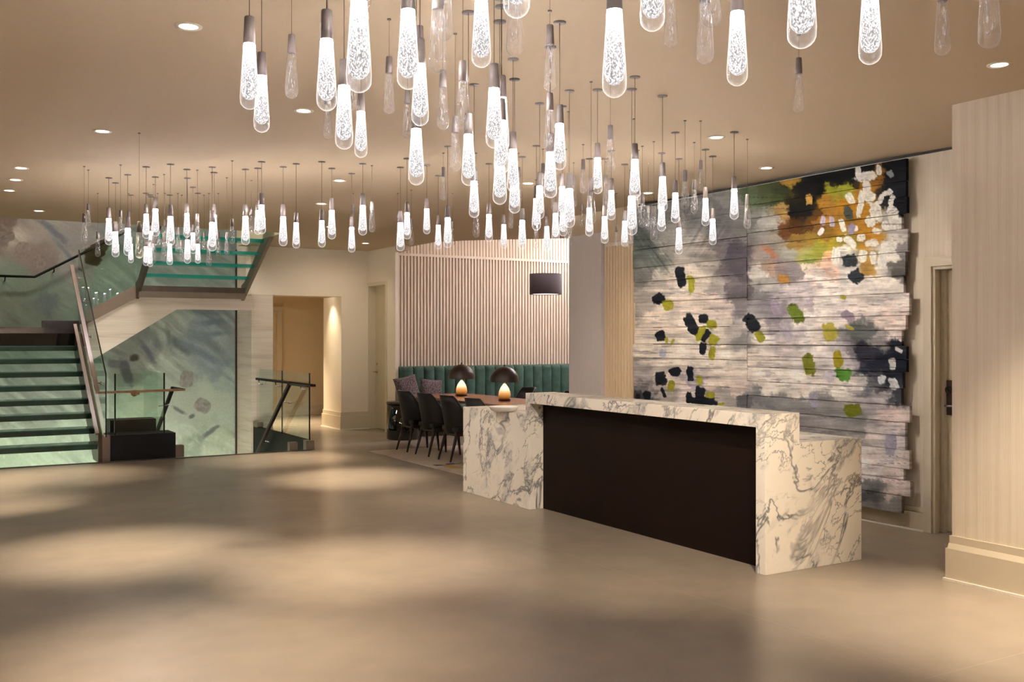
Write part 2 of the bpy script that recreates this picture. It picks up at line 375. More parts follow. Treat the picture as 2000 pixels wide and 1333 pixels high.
# ------------------------------------------------------------------ the setting
AW = 7.26                                      # plane of the art wall
SLAB_Y, OPN_X = 13.98, 4.92                    # stair opening in the floor
MUR_Y, FAR_Y = 17.7, 16.8
ALC_Y = 15.9                                   # back of the banquette alcove
mb = MB(); mb.box((-5, -4, -0.25), (AW, SLAB_Y, 0)); mb.box((OPN_X, SLAB_Y, -0.25), (AW, 21, 0)); mb.box((AW, 9.9, -0.25), (12, 21, 0)); mb.box((AW, 4.0, -0.25), (8.4, 9.9, 0))
struct('floor', mb, 'floor')
mb = MB(); mb.box((-0.3, SLAB_Y-0.05, -0.25), (OPN_X, SLAB_Y+0.02, 0.006)); struct('trim_1', mb, 'dark_metal')
mb = MB(); mb.box((-5, -4, CEIL), (AW+0.15, 14.52, CEIL+0.25)); mb.box((4.68, 14.52, CEIL), (AW-0.02, 16.95, CEIL+0.25))
mb.prism([(AW+0.15, 10.0), (9.9, 10.0), (9.9, 11.9), (8.8, 12.98), (8.1, 13.62), (7.5, 14.2), (AW+0.15, 14.45)], 'z', CEIL, CEIL+0.25)
struct('ceiling', mb, 'ceiling')
mb = MB(); mb.box((7.0, 10.0, 4.05), (12, 16.4, 4.15)); struct('ceiling_alcove', mb, 'ceiling')
mb = MB(); mb.box((-5, -4.15, 0), (AW, -4, CEIL)); struct('wall_rear', mb, 'wall')
mb = MB(); mb.box((-5.15, -4.15, 0), (-5, 18, CEIL)); struct('wall_left', mb, 'wall')
# pier at the right edge of the view
mb = MB(); mb.box((5.96, -4, 0.27), (AW+0.3, 4.27, CEIL)); struct('wall_near_right', mb, 'striated')
mb = MB(); mb.box((5.93, -4, 0.015), (AW+0.1, 4.30, 0.215)); mb.prism([(5.93, 0.215), (5.945, 0.25), (6.2, 0.25), (6.2, 0.215)], 'y', -4, 4.285)
mb.box((5.948, -4, 0.25), (AW, 4.282, 0.30)); struct('baseboard_near_right', mb, 'trim')
mb = MB(); mb.box((5.918, -4, 0), (AW, 4.312, 0.016)); struct('trim_2', mb, 'trim_white')
# art wall with a recessed door
DY0, DY1, DH = 4.45, 5.39, 2.22
mb = MB(); mb.box((AW, DY1, 0.15), (AW+0.18, 10.0, CEIL)); mb.box((AW, 4.2, DH), (AW+0.18, DY1, CEIL)); mb.box((AW, 4.2, 0), (AW+0.18, DY0, DH))
struct('wall_right', mb, 'striated')
mb = MB(); mb.box((AW-0.018, DY1+0.05, 0.012), (AW+0.02, 9.35, 0.155)); mb.box((AW-0.008, DY1+0.06, 0.155), (AW+0.02, 9.35, 0.20)); struct('baseboard_right', mb, 'trim', 0.004)
mb = MB(); mb.box((AW-0.03, DY1+0.06, 0), (AW, 9.35, 0.013)); struct('trim_3', mb, 'trim_white')
mb = MB(); mb.box((AW-0.02, 4.3, CEIL-0.02), (AW, 9.9, CEIL-0.001)); struct('gap_shade_strip', mb, 'slot')  # dark strip standing in for the shade of the wall-ceiling gap
mb = MB(); mb.box((AW+0.14, DY0, 0.01), (AW+0.18, DY1-0.03, DH-0.03)); d1 = struct('door_1', mb, 'door')
mb = MB(); mb.box((AW-0.02, DY1-0.005, 0), (AW-0.001, DY1+0.07, DH-0.005)); mb.box((AW-0.02, 4.3, DH-0.005), (AW-0.001, DY1+0.07, DH+0.07)); mb.box((AW, DY1-0.03, 0), (AW+0.05, DY1-0.001, DH-0.032)); mb.box((AW+0.051, DY1-0.012, 0), (AW+0.13, DY1-0.001, DH-0.032)); mb.box((AW+0.10, DY1-0.045, 0), (AW+0.139, DY1-0.0125, DH-0.032))
mb.box((AW, DY0, DH-0.03), (AW+0.139, DY1-0.002, DH-0.001)); part('door_frame', mb, 'trim', d1)
mb = MB(); mb.box((AW+0.122, 5.265, 0.98), (AW+0.1395, 5.343, 1.27)); lp = part('lock_plate', mb, 'dark_metal', d1, 0.003)
mb = MB(); mb.lathe([(0.012, 0), (0.012, 0.001), (0.03, 0.002), (0.032, 0.014)], (0, 0, 0), 16)
mb.v = [(AW+0.122-v[2], 5.315+v[0], 1.19+v[1]) for v in mb.v]; part('lock_reader', mb, 'black', lp)
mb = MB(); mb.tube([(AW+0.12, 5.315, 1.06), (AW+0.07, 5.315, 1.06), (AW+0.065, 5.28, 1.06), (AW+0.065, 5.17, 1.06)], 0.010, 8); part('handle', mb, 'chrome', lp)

# ribs: a row of square slats standing off a backing, one joined part
def ribs(along, a, b, fixed, depth, z0, z1, pitch, fill=0.62):
    mb = MB(); n = int(abs(b-a)/pitch)
    for k in range(n):
        u = a+(b-a)*k/n; v = u+(b-a)/n*fill
        if along == 'x': mb.box((u, fixed, z0), (v, fixed+depth, z1))
        else: mb.box((fixed, u, z0), (fixed+depth, v, z1))
    return mb
# fluted strip and lilac pier beside the art
mb = MB(); mb.box((AW+0.02, 9.3, 0), (AW+0.15, 10.02, 2.74)); ws = struct('wall_strip', mb, 'fluted_warm_lit')
part('slat_row', ribs('y', 9.36, 10.0, AW-0.012, 0.04, 0, 2.735, 0.058), 'fluted_warm_lit', ws, kind='stuff')
mb = MB(); mb.box((AW-0.04, 10.02, 0), (AW+0.2, 10.72, 2.92)); struct('wall_pillar', mb, 'lilac')
mb = MB(); mb.prism([(9.3, 2.745), (10.0, 2.80), (10.02, 2.925), (10.74, 2.925), (10.74, CEIL), (9.3, CEIL)], 'x', AW-0.03, AW+0.22); struct('wall_bulkhead', mb, 'ceiling')
# alcove
mb = MB(); mb.box((7.06, ALC_Y, 0), (12, ALC_Y+0.1, 4.05)); wa = struct('wall_alcove', mb, 'fluted')
part('slat_row', ribs('x', 7.07, 11.4, ALC_Y-0.001, -0.05, 0, 3.045, 0.062, 0.54), 'fluted', wa, kind='stuff')
part('upper_slat_row', ribs('x', 7.2, 11.4, ALC_Y+0.0, -0.02, 3.09, 4.05, 0.062), 'fluted', wa, kind='stuff')
mb = MB(); mb.box((7.05, ALC_Y-0.06, 3.045), (11.4, ALC_Y, 3.09)); struct('trim_5', mb, 'fluted')
mb = MB(); mb.box((10.9, 9.9, 0), (11.0, ALC_Y, 4.05)); struct('wall_alcove_right', mb, 'fluted')
mb = MB(); mb.box((AW+0.2, 9.85, 0), (11, 10.0, 4.05)); struct('wall_alcove_near', mb, 'wall')
mb = MB(); mb.box((7.0, 14.40, CEIL+0.01), (7.1, ALC_Y, 4.05)); mb.box((7.0, 15.3, 3.09), (7.1, ALC_Y, CEIL+0.01)); struct('wall_alcove_left', mb, 'ceiling')
# door wall beyond the alcove, far wall with a passage
DX = 6.98; D2a, D2b, D2h = 16.02, 16.80, 2.55
mb = MB(); mb.box((DX, 15.62, 0), (DX+0.06, D2a, CEIL)); mb.box((DX, D2a, D2h), (DX+0.25, FAR_Y+0.2, CEIL)); mb.box((DX, D2b, 0), (DX+0.25, FAR_Y+0.2, D2h)); struct('wall_door_side', mb, 'wall')
mb = MB(); mb.box((DX+0.14, D2a, 0.01), (DX+0.18, D2b, D2h)); d2 = struct('door_2', mb, 'door')
mb = MB(); mb.box((DX-0.015, D2a-0.06, 0), (DX-0.001, D2a, D2h)); mb.box((DX-0.015, D2a-0.06, D2h), (DX-0.001, D2b, D2h+0.06)); mb.box((DX+0.001, D2b-0.015, 0), (DX+0.139, D2b-0.001, D2h-0.001)); part('door_frame', mb, 'trim', d2)
mb = MB(); mb.lathe([(0.03, -0.004), (0.03, 0.004)], (0, 0, 0), 12); mb.v = [(DX+0.135+v[2], D2b-0.08+v[0], 1.02+v[1]) for v in mb.v]
mb.tube([(DX+0.14, D2b-0.08, 1.02), (DX+0.07, D2b-0.08, 1.02), (DX+0.07, D2b-0.2, 1.02)], 0.011, 8); part('handle', mb, 'brass', d2)
mb = MB(); mb.lathe([(0.022, -0.006), (0.022, 0.006)], (0, 0, 0), 12); mb.v = [(DX+0.133+v[2], D2b-0.08+v[0], 1.16+v[1]) for v in mb.v]; part('deadbolt', mb, 'brass', d2)
PX0, PX1, PH = 5.24, 6.47, 2.36
mb = MB(); mb.box((4.86, FAR_Y, PH), (DX, FAR_Y+0.3, CEIL)); struct('wall_far', mb, 'wall')
mb = MB(); mb.box((PX1, FAR_Y, 0.30), (DX+0.2, 17.7, PH)); struct('wall_far_pier', mb, 'wall')
mb = MB(); mb.box((PX1-0.03, FAR_Y-0.03, 0.012), (DX, 17.72, 0.24)); mb.box((PX1-0.015, FAR_Y-0.015, 0.24), (DX, 17.71, 0.31)); struct('baseboard_far_pier', mb, 'trim', 0.005)
mb = MB(); mb.box((PX1-0.045, FAR_Y-0.045, 0), (DX, 17.73, 0.013)); struct('trim_6', mb, 'trim_white')
mb = MB(); mb.box((4.2, 20.5, 0), (8, 20.65, 2.7)); struct('wall_corridor', mb, 'wall_warm')
mb = MB(); mb.box((5.05, FAR_Y+0.3, 0), (5.2, 20.5, 2.7)); struct('wall_corridor_left', mb, 'wall_warm')
mb = MB(); mb.box((5.05, FAR_Y+0.3, PH+0.12), (8, 20.6, PH+0.3)); struct('ceiling_corridor', mb, 'wall')
mb = MB(); mb.box((5.2, 20.46, 0.0), (7.8, 20.5, 0.18)); struct('baseboard_corridor', mb, 'trim')
mb = MB(); mb.box((5.55, 20.45, 0.01), (6.45, 20.49, 2.18)); d3 = struct('door_3', mb, 'door')
mb = MB(); mb.box((5.45, 20.43, 0), (5.549, 20.499, 2.18)); mb.box((6.451, 20.43, 0), (6.57, 20.499, 2.18)); mb.box((5.45, 20.43, 2.181), (6.57, 20.499, 2.28)); part('door_frame', mb, 'trim', d3)
# stone jamb, stair side wall in the same stone
mb = MB(); mb.box((4.87, FAR_Y, -3), (PX0, FAR_Y+0.3, PH)); mb.box((4.87, FAR_Y+0.3, -3), (5.05, MUR_Y, 6.3)); struct('wall_stone_jamb', mb, 'stone')
mb = MB(); mb.prism([(2.30, 1.24), (3.64, 2.09), (4.87, 2.09), (4.87, 2.30), (3.03, 2.28), (2.30, 1.87)], 'y', FAR_Y-0.06, FAR_Y+0.06); struct('wall_stone_stair', mb, 'stone')
# shaft around the stairs
mb = MB(); mb.box((-0.35, SLAB_Y, -3), (-0.2, MUR_Y, 6.3)); struct('wall_shaft_left', mb, 'wall')
mb = MB(); mb.box((-0.35, SLAB_Y-0.2, -3.1), (5.1, MUR_Y+0.2, -3)); struct('floor_lower', mb, 'floor')
mb = MB(); mb.box((-0.35, SLAB_Y-0.2, -3), (OPN_X, SLAB_Y-0.05, -0.25)); mb.box((OPN_X, SLAB_Y-0.2, -3), (OPN_X+0.1, MUR_Y, -0.25)); struct('wall_shaft_near', mb, 'wall')
mb = MB(); mb.box((-0.35, 12.0, 6.3), (7, MUR_Y+0.2, 6.45)); mb.box((-0.35, 11.9, CEIL+0.25), (7, 12.0, 6.3)); mb.box((6.9, 12, CEIL+0.25), (7, MUR_Y, 6.3)); struct('ceiling_upper', mb, 'wall')

# ------------------------------------------------------------------ paint helpers
def vnoise(x, y, seed):
    r = np.random.default_rng(seed); g = r.random((64, 64))
    xi = np.floor(x).astype(int); yi = np.floor(y).astype(int); fx = x-xi; fy = y-yi
    fx = fx*fx*(3-2*fx); fy = fy*fy*(3-2*fy); a = g[xi % 64, yi % 64]; b = g[(xi+1) % 64, yi % 64]; c = g[xi % 64, (yi+1) % 64]; d = g[(xi+1) % 64, (yi+1) % 64]
    return (a*(1-fx)+b*fx)*(1-fy)+(c*(1-fx)+d*fx)*fy
def fbm(x, y, seed, o=4):
    s = 0; a = 0.5
    for k in range(o): s = s+a*vnoise(x*2**k, y*2**k, seed+k*11); a *= 0.5
    return s/(1-0.5**o)
def field(px, py, pts, power=3.2, warp=9.0, ws=0.06, seed=1, soft=30.0):
    wx = px+(fbm(px*ws, py*ws, seed)-0.5)*2*warp; wy = py+(fbm(px*ws+17, py*ws+5, seed+3)-0.5)*2*warp
    num = np.zeros((px.size, 3)); den = np.zeros(px.size)
    for (x, y, r, g, b) in pts:
        wt = 1.0/((wx-x)**2+(wy-y)**2+soft)**power*1e8
        num += wt[:, None]*np.array([r, g, b]); den += wt
    return num/den[:, None]
def dab(col, px, py, d, seed, rag=0.7):               # a rounded, ragged paint dab (cx, cy, w, h, angle, colour)
    cx, cy_, w_, h_, ang, c = d; a = math.radians(ang)
    sel = np.nonzero((abs(px-cx) < max(w_, h_)) & (abs(py-cy_) < max(w_, h_)))[0]
    if not sel.size: return
    x = px[sel]-cx; y = py[sel]-cy_
    u = (x*math.cos(a)+y*math.sin(a))/(w_/2); v = (-x*math.sin(a)+y*math.cos(a))/(h_/2)
    n = (fbm(px[sel]*0.16, py[sel]*0.16, seed)-0.5)*rag; m = (abs(u)**3.2+abs(v)**3.2)**(1/3.2)+n
    k = np.clip((1.0-m)/0.12, 0, 1)[:, None]*0.96
    tex = 0.82+0.36*fbm(u*3+seed, v*3, seed+2)[:, None]
    col[sel] = col[sel]*(1-k)+np.array(c)*tex*k
def unproject(X, Y, Z):                      # photo column/row in which a painted point is seen (layout of the paint only)
    zc = X*SA+Y*CA; xc = X*CA-Y*SA
    return 1000+F*xc/zc, CY-F*(Z-H)/zc
def grid_mesh(name, P, nu, nv, colors, depth, nrm, org):
    # a front sheet of nu x nv points with sides and a back: one board
    n = nu*nv; back = P-np.array(nrm)*depth; V = np.vstack([P, back])-np.array(org)
    idx = np.arange(n).reshape(nv, nu); q = np.stack([idx[:-1, :-1], idx[:-1, 1:], idx[1:, 1:], idx[1:, :-1]], -1).reshape(-1, 4)
    rim = np.concatenate([idx[0, :], idx[1:, -1], idx[-1, ::-1][1:], idx[::-1, 0][1:-1]])
    r2 = np.roll(rim, -1); side = np.stack([r2, rim, rim+n, r2+n], -1)
    cr = [idx[0, 0]+n, idx[-1, 0]+n, idx[-1, -1]+n, idx[0, -1]+n]
    faces = q.tolist()+side.tolist()+[[int(c) for c in cr]]
    me = bpy.data.meshes.new(name); me.from_pydata(V.tolist(), [], faces); me.update()
    at = me.color_attributes.new('paint', 'FLOAT_COLOR', 'POINT')
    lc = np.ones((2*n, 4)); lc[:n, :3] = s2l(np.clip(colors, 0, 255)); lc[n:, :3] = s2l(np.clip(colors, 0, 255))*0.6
    at.data.foreach_set('color', lc.astype(np.float32).ravel()); return me

# ------------------------------------------------------------------ the painting on barn boards
ART = [(1250,420,110,110,105),(1280,430,120,122,118),(1330,440,135,132,125),(1360,430,120,118,115),(1400,410,110,110,108),(1410,390,150,150,140),(1440,400,125,122,120),(1250,470,95,105,98),(1265,490,80,92,85),(1275,510,90,100,92),(1260,530,110,112,105),(1300,480,150,145,135),(1340,500,170,160,148),(1380,500,175,165,152),(1410,480,130,120,125),(1430,500,75,65,80),(1445,530,80,70,80),(1425,550,105,95,105),(1450,570,90,80,88),(1445,600,120,110,118),(1410,560,175,165,158),(1360,540,200,188,172),(1330,560,205,192,178),(1290,560,188,178,166),(1250,590,170,160,150),(1300,610,205,190,175),(1350,600,218,200,184),(1400,600,220,200,186),(1280,650,228,214,198),(1330,650,232,218,202),(1400,640,224,212,198),(1440,650,190,182,178),(1450,665,150,150,150),
(1470,390,75,85,60),(1500,380,60,65,40),(1520,390,50,58,30),(1540,360,130,100,40),(1480,430,120,120,110),(1500,440,170,168,155),(1530,410,150,120,70),(1490,470,140,135,128),(1520,480,150,140,120),(1535,450,80,48,24),(1560,440,60,35,15),(1570,380,15,14,14),(1585,362,12,12,13),(1622,347,10,10,12),(1662,334,10,10,12),(1552,388,26,24,14),(1576,412,14,13,12),(1600,372,16,14,12),(1530,376,36,40,24),(1700,322,14,14,14),(1765,330,12,12,16),(1640,360,20,20,14),(1560,410,12,12,12),(1600,350,10,10,12),(1640,345,10,10,12),(1590,420,70,45,15),(1610,390,140,100,35),(1620,420,150,105,40),(1600,450,100,70,30),(1630,370,130,130,40),(1650,370,150,150,50),(1560,470,110,85,40),(1590,470,130,105,40),(1620,460,120,90,30),(1640,440,140,100,30),(1660,400,165,115,30),(1690,420,165,118,35),(1700,460,172,122,40),(1680,370,150,105,35),(1720,340,120,80,30),(1745,330,12,12,16),(1750,370,20,22,28),(1762,400,15,16,22),(1738,350,16,16,20),(1745,440,200,198,190),(1750,470,205,200,190),(1620,480,150,135,40),(1650,470,140,120,40),(1500,500,160,150,140),(1510,520,165,140,120),(1505,495,170,110,80),(1540,490,150,150,130),(1570,500,150,145,90),(1600,490,130,130,50),(1580,510,120,130,60),(1620,500,205,160,120),(1480,540,210,205,195),(1500,550,190,185,180),(1520,520,140,115,115),(1550,530,130,115,120),(1580,530,232,204,190),(1610,520,222,184,160),(1600,540,238,214,200),(1640,500,240,230,215),(1660,525,200,195,190),(1700,520,180,140,70),(1720,520,212,206,196),(1740,500,226,219,206),(1760,485,130,125,130),(1755,525,90,85,80),(1700,560,222,212,202),(1750,560,226,216,206),(1480,575,150,145,150),(1520,580,180,170,178),(1560,570,198,184,188),(1600,590,238,225,215),(1500,600,150,140,155),(1515,610,140,128,145),(1470,610,160,158,160),(1550,600,168,150,164),(1580,590,172,154,168),(1480,640,232,222,212),(1530,640,172,162,174),(1545,650,182,174,182),(1570,620,228,218,210),(1600,640,241,230,220),(1650,600,216,202,200),(1640,580,237,227,217),(1680,600,236,216,206),(1720,590,226,212,204),(1740,630,236,207,192),(1760,610,232,212,202),(1700,650,80,85,85),(1685,655,75,82,82),(1720,660,150,140,140),(1745,655,226,206,196),
(1480,700,228,218,208),(1520,720,234,224,212),(1560,700,216,206,206),(1540,685,196,186,191),(1600,730,234,224,214),(1620,710,216,206,206),(1650,700,190,180,190),(1660,690,140,130,145),(1690,690,40,40,50),(1710,710,25,28,38),(1690,730,45,48,60),(1750,700,20,24,34),(1755,680,25,28,36),(1740,730,30,34,44),(1720,750,60,62,74),(1700,757,90,92,105),(1680,745,206,199,196),(1720,770,190,180,185),(1752,775,50,55,68),(1500,750,236,226,212),(1560,760,237,227,214),(1640,760,237,228,216),(1480,780,110,110,115),(1500,785,115,116,120),(1560,790,135,132,132),(1620,795,150,145,142),(1480,800,150,148,146),(1520,800,140,138,136),(1700,790,170,160,165),(1745,810,229,197,187),(1760,820,226,202,194),(1580,825,150,140,138),(1620,840,155,146,142),(1680,840,150,145,142),(1700,850,216,202,197),(1750,850,201,189,191),(1700,880,224,212,206),(1745,890,216,206,206),(1760,905,236,217,207),(1700,920,232,222,217),(1750,935,233,207,198),(1700,945,130,130,132),(1750,960,216,197,190),(1700,975,80,80,84),(1745,990,140,132,130),(1700,995,120,115,115),
(1260,690,222,210,195),(1340,700,227,214,200),(1400,700,227,216,202),(1440,710,217,207,194),(1250,730,182,172,170),(1300,740,227,214,202),(1400,740,230,211,198),(1440,760,227,203,191),(1250,760,120,115,122),(1245,775,60,60,66),(1300,770,172,162,157),(1340,760,217,198,193),(1420,780,170,162,155),(1450,785,90,92,96),(1400,790,180,170,162),(1350,752,165,155,175)]
def calm(q):
    x, y, r, g, b = q; m = (r+g+b)/3
    if m > 55 and b > g-22 and r-b < 45: r, g, b = (m*1.01+(r-m)*0.55, m+(g-m)*0.55, m*0.985+(b-m)*0.45)
    f = 1.05 if m > 185 else (0.90 if m < 160 else 1.0)
    return (x, y, r*f, g*f, b*f)
ART = [calm(q) for q in ART]
K = (13, 16, 22); O = (142, 140, 38); Wt = (228, 225, 217); Li = (160, 152, 176)
DABS = [(1330,542,19,44,-8,K),(1286,585,25,22,-25,K),(1351,636,20,48,-28,K),(1373,622,21,20,0,K),(1376,656,19,28,32,K),(1373,682,14,26,5,K),(1289,657,20,22,-12,K),
(1290,740,24,31,-8,K),(1318,727,24,19,-15,K),(1348,730,14,31,-6,K),(1264,772,18,18,20,K),(1367,770,21,32,0,K),(1372,784,58,17,4,K),(1345,778,12,26,0,K),(1296,768,7,22,-25,K),(1246,778,10,18,0,K),
(1350,555,14,42,-5,O),(1304,597,23,21,-25,O),(1368,651,14,34,28,O),(1390,634,20,19,8,O),(1393,665,20,22,25,O),(1391,690,13,30,6,O),(1302,665,6,14,0,O),(1313,669,6,14,20,O),(1366,744,12,20,-10,O),(1311,754,14,22,10,O),(1387,772,18,12,0,O),(1408,790,14,6,0,O),
(1468,632,25,40,-34,K),(1483,656,17,26,-38,O),(1554,614,27,42,-28,(74,88,22)),(1621,648,27,38,-18,(152,142,52)),(1647,581,13,8,10,O),(1658,640,22,8,25,(150,140,60)),(1657,618,26,20,25,(138,122,134)),
(1580,714,24,44,-12,(100,104,26)),(1636,702,19,36,-10,(132,120,22)),(1646,732,33,25,10,(62,108,32)),(1665,802,35,26,-4,(84,88,14)),
(1660,388,15,25,-32,Wt),(1681,397,13,52,7,Wt),(1690,345,44,20,-8,Wt),(1676,335,11,24,0,Wt),(1716,332,11,22,0,Wt),(1692,366,16,30,0,Wt),(1699,385,21,25,20,Wt),(1711,415,24,42,-5,Wt),(1699,434,18,21,-40,Wt),(1712,452,19,13,15,Wt),(1728,441,14,20,-22,Wt),(1645,440,12,26,-14,Wt),(1671,446,9,12,0,Wt),(1682,465,17,14,-8,Wt),(1640,468,13,10,0,Wt),(1660,472,34,16,40,Wt),(1702,475,28,14,-10,Wt),(1720,390,10,22,15,Wt),(1732,377,24,11,-20,Wt),(1742,392,11,24,10,Wt),(1745,425,22,52,-6,Wt),(1738,482,34,18,-8,Wt),(1685,500,17,30,10,Wt),(1632,500,19,34,5,Wt),(1705,505,13,28,0,Wt),(1723,507,19,34,10,Wt),(1739,340,13,16,-35,(120,122,124)),
(1608,431,10,20,15,Li),(1625,433,12,21,0,Li),(1662,448,14,24,5,(132,124,150)),(1602,453,10,18,32,(216,210,214)),(1657,416,18,28,-10,(44,50,48)),(1660,509,30,26,-10,(34,38,42)),(1672,541,28,28,-28,(30,34,40)),(1580,390,14,22,-8,(178,140,72)),(1530,545,24,20,0,(146,104,44)),(1672,362,14,14,20,(40,28,16)),
(1743,712,14,25,-8,(210,212,206)),(1722,742,17,19,10,(196,200,204)),(1745,750,17,26,-20,(206,208,208)),(1755,684,18,8,30,(190,188,184)),(1740,868,22,44,0,(160,156,174)),(1590,780,18,30,0,(146,140,152)),(1295,690,14,16,10,(170,174,192)),(1620,735,26,24,20,(196,188,196)),(1515,600,18,34,-15,(148,136,152)),(1535,645,20,40,-25,(168,160,172))]
rows_u = [309,353,384,417,447,492,538,572,616,645,676]; rows_l = [676.6,703,728,760,793,826,853,880,917,939,971,1006]
edge_u = [1770,1769,1772,1760,1773,1768,1764,1776,1768,1761]; edge_l = [1770,1770,1763,1761,1776,1768,1768,1776,1765,1777,1760]
AX = 7.15
def hgt_at(py): return H+(CY-py)*8.429/F
def y_at(px, X=AX):
    r = (px-1000)/F; zc = X/(r*CA+SA); return zc*(CA-r*SA)
art = thing('barn_board_painting', 'large abstract painting on whitewashed barn boards hung behind the desk', 'painting', (AX+0.05, 7.4, 0.13))
YM, YL = y_at(1459), y_at(1237)
def board(y0, y1, h0, h1, proud, seed):
    step = 0.0068; nu = max(4, int((y1-y0)/step)); nv = max(4, int((h1-h0)/step))
    yy, zz = np.meshgrid(np.linspace(y0, y1, nu), np.linspace(h0, h1, nv)); yy = yy.ravel(); zz = zz.ravel()
    px, py = unproject(np.full(yy.size, AX), yy, zz)
    c = field(px+(fbm(px*0.25, py*0.25, 14)-0.5)*9, py+(fbm(px*0.25, py*0.25, 15)-0.5)*9, ART, 3.6, 16.0, 0.06, 4, 12.0)
    # long brush sweeps in the upper left corner
    s1 = fbm((px*0.6+py*0.8)*0.010, (px*0.8-py*0.6)*0.26, 21); s2 = fbm((px*0.55-py*0.83)*0.010, (px*0.83+py*0.55)*0.22, 33)
    mk1 = np.clip(1-((px-1270)/55)**2-((py-495)/60)**2, 0, 1); mk2 = np.clip(1-((px-1375)/60)**2-((py-440)/75)**2, 0, 1)
    c *= (1+mk1*(s1-0.5)*1.2+mk2*(s2-0.5)*0.8)[:, None]
    # mottled stain, scumbled wash
    st = fbm(px*0.045, py*0.06, 51, 5); c *= (1+(st-0.5)*0.42)[:, None]
    pk = np.clip((fbm(px*0.03+9, py*0.05, 77)-0.56)*6, 0, 1)[:, None]*(c.mean(1) > 185)[:, None]; c = c*(1-pk*0.2)+np.array((232, 200, 186))*pk*0.2
    sm = np.clip((fbm(px*0.05+3, py*0.2, 91)-0.60)*7, 0, 1)[:, None]*(c.mean(1) > 150)[:, None]; c = c*(1-sm*0.45)+np.array((120, 116, 122))*sm*0.45
    gr = fbm(px*0.018+seed*3, py*0.42, 71, 4); c *= (1+(gr-0.5)*0.40*(c.mean(1) > 60))[:, None]
    gb = np.clip((fbm(px*0.010+seed, py*0.11+seed, 73, 3)-0.52)*5, 0, 1)*(c.mean(1) > 120); c *= (1-0.22*gb)[:, None]
    for k, d in enumerate(DABS): dab(c, px, py, d, 200+k)
    # checks in the old wood
    ck = fbm(px*0.008+seed, py*0.5, 60+seed % 7, 4); c *= (1-np.clip((ck-0.73)*7, 0, 0.4))[:, None]
    rel = (fbm(px*0.05, py*0.4, 5)-0.5)*0.004+(c.mean(1) < 45)*0.003
    P = np.stack([np.full(yy.size, AX)-proud-rel, yy, zz], 1)
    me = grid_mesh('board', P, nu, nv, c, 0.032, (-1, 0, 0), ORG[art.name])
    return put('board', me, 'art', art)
k = 0
for rows, edges in ((rows_u, edge_u), (rows_l, edge_l)):
    for i in range(len(rows)-1):
        h1 = hgt_at(rows[i])-0.0025; h0 = hgt_at(rows[i+1])+0.0025
        board(y_at(edges[i]), YM-0.003, h0, h1, random.uniform(-0.006, 0.008), k); k += 1
    # left half: fewer, wider boards
    hs = [hgt_at(rows[0])]; tgt = hgt_at(rows[-1])
    n = 7; cut = np.sort(np.linspace(0, 1, n+1)+np.r_[0, rng.uniform(-0.035, 0.035, n-1), 0]); hs = [hgt_at(rows[0])+(tgt-hgt_at(rows[0]))*c_ for c_ in cut]
    for i in range(n):
        board(YM+0.003, YL-random.uniform(-0.02, 0.03), hs[i+1]+0.0025, hs[i]-0.0025, random.uniform(-0.005, 0.006), k+40); k += 1
for yb in (5.9, 7.1, 7.8, 8.9):
    mb = MB(); mb.box((AX+0.03, yb, 0.4), (AX+0.108, yb+0.06, 3.0)); part('batten', mb, 'dark_metal', art)

# ------------------------------------------------------------------ the stair mural
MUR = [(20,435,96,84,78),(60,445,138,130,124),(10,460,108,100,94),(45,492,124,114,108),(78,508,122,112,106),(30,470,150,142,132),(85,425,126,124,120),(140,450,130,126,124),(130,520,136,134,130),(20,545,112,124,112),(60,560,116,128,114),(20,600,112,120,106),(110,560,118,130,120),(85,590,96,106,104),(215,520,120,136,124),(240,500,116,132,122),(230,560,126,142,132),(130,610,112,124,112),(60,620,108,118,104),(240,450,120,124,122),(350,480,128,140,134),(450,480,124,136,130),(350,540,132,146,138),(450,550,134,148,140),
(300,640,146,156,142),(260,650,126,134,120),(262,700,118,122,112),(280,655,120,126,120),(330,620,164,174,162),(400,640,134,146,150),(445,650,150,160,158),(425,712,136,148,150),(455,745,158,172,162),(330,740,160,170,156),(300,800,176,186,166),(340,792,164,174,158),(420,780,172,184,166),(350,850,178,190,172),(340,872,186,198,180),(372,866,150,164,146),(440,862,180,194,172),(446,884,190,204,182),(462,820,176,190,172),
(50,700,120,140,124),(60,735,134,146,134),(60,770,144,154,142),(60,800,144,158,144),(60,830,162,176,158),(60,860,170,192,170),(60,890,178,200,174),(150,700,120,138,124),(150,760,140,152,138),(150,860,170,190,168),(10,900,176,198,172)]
STROKES = [(104,452,17,96,-50,(96,100,108),.6),(126,490,10,80,-42,(108,112,116),.6),(189,489,32,62,52,(46,42,28),.15),(182,508,34,24,10,(48,44,30),.2),(211,468,16,24,40,(66,72,34),.3),
(228,712,48,20,8,(90,92,90),.4),(247,728,24,62,-20,(76,78,80),.35),(262,700,26,16,-10,(60,60,50),.5),(287,686,13,72,-32,(94,94,102),.5),(305,668,24,60,-18,(108,112,112),.8),(262,662,60,16,28,(112,116,106),.8),(235,690,50,14,20,(104,108,102),.8),
(352,676,26,74,-58,(98,106,108),.7),(392,690,20,130,-62,(118,130,136),.7),(446,738,12,70,-50,(134,148,150),.8),(415,630,74,16,-6,(112,126,136),.7),(424,652,66,14,-4,(124,136,142),.8),(330,660,14,60,-10,(112,118,116),.8),
(350,802,34,9,30,(104,110,106),.5),(374,814,16,9,-30,(102,108,104),.5),(408,846,44,12,-35,(112,118,114),.6),(420,836,26,8,-20,(122,128,122),.6),(60,705,46,18,0,(104,120,114),.8),(70,600,60,30,10,(104,112,106),.9)]
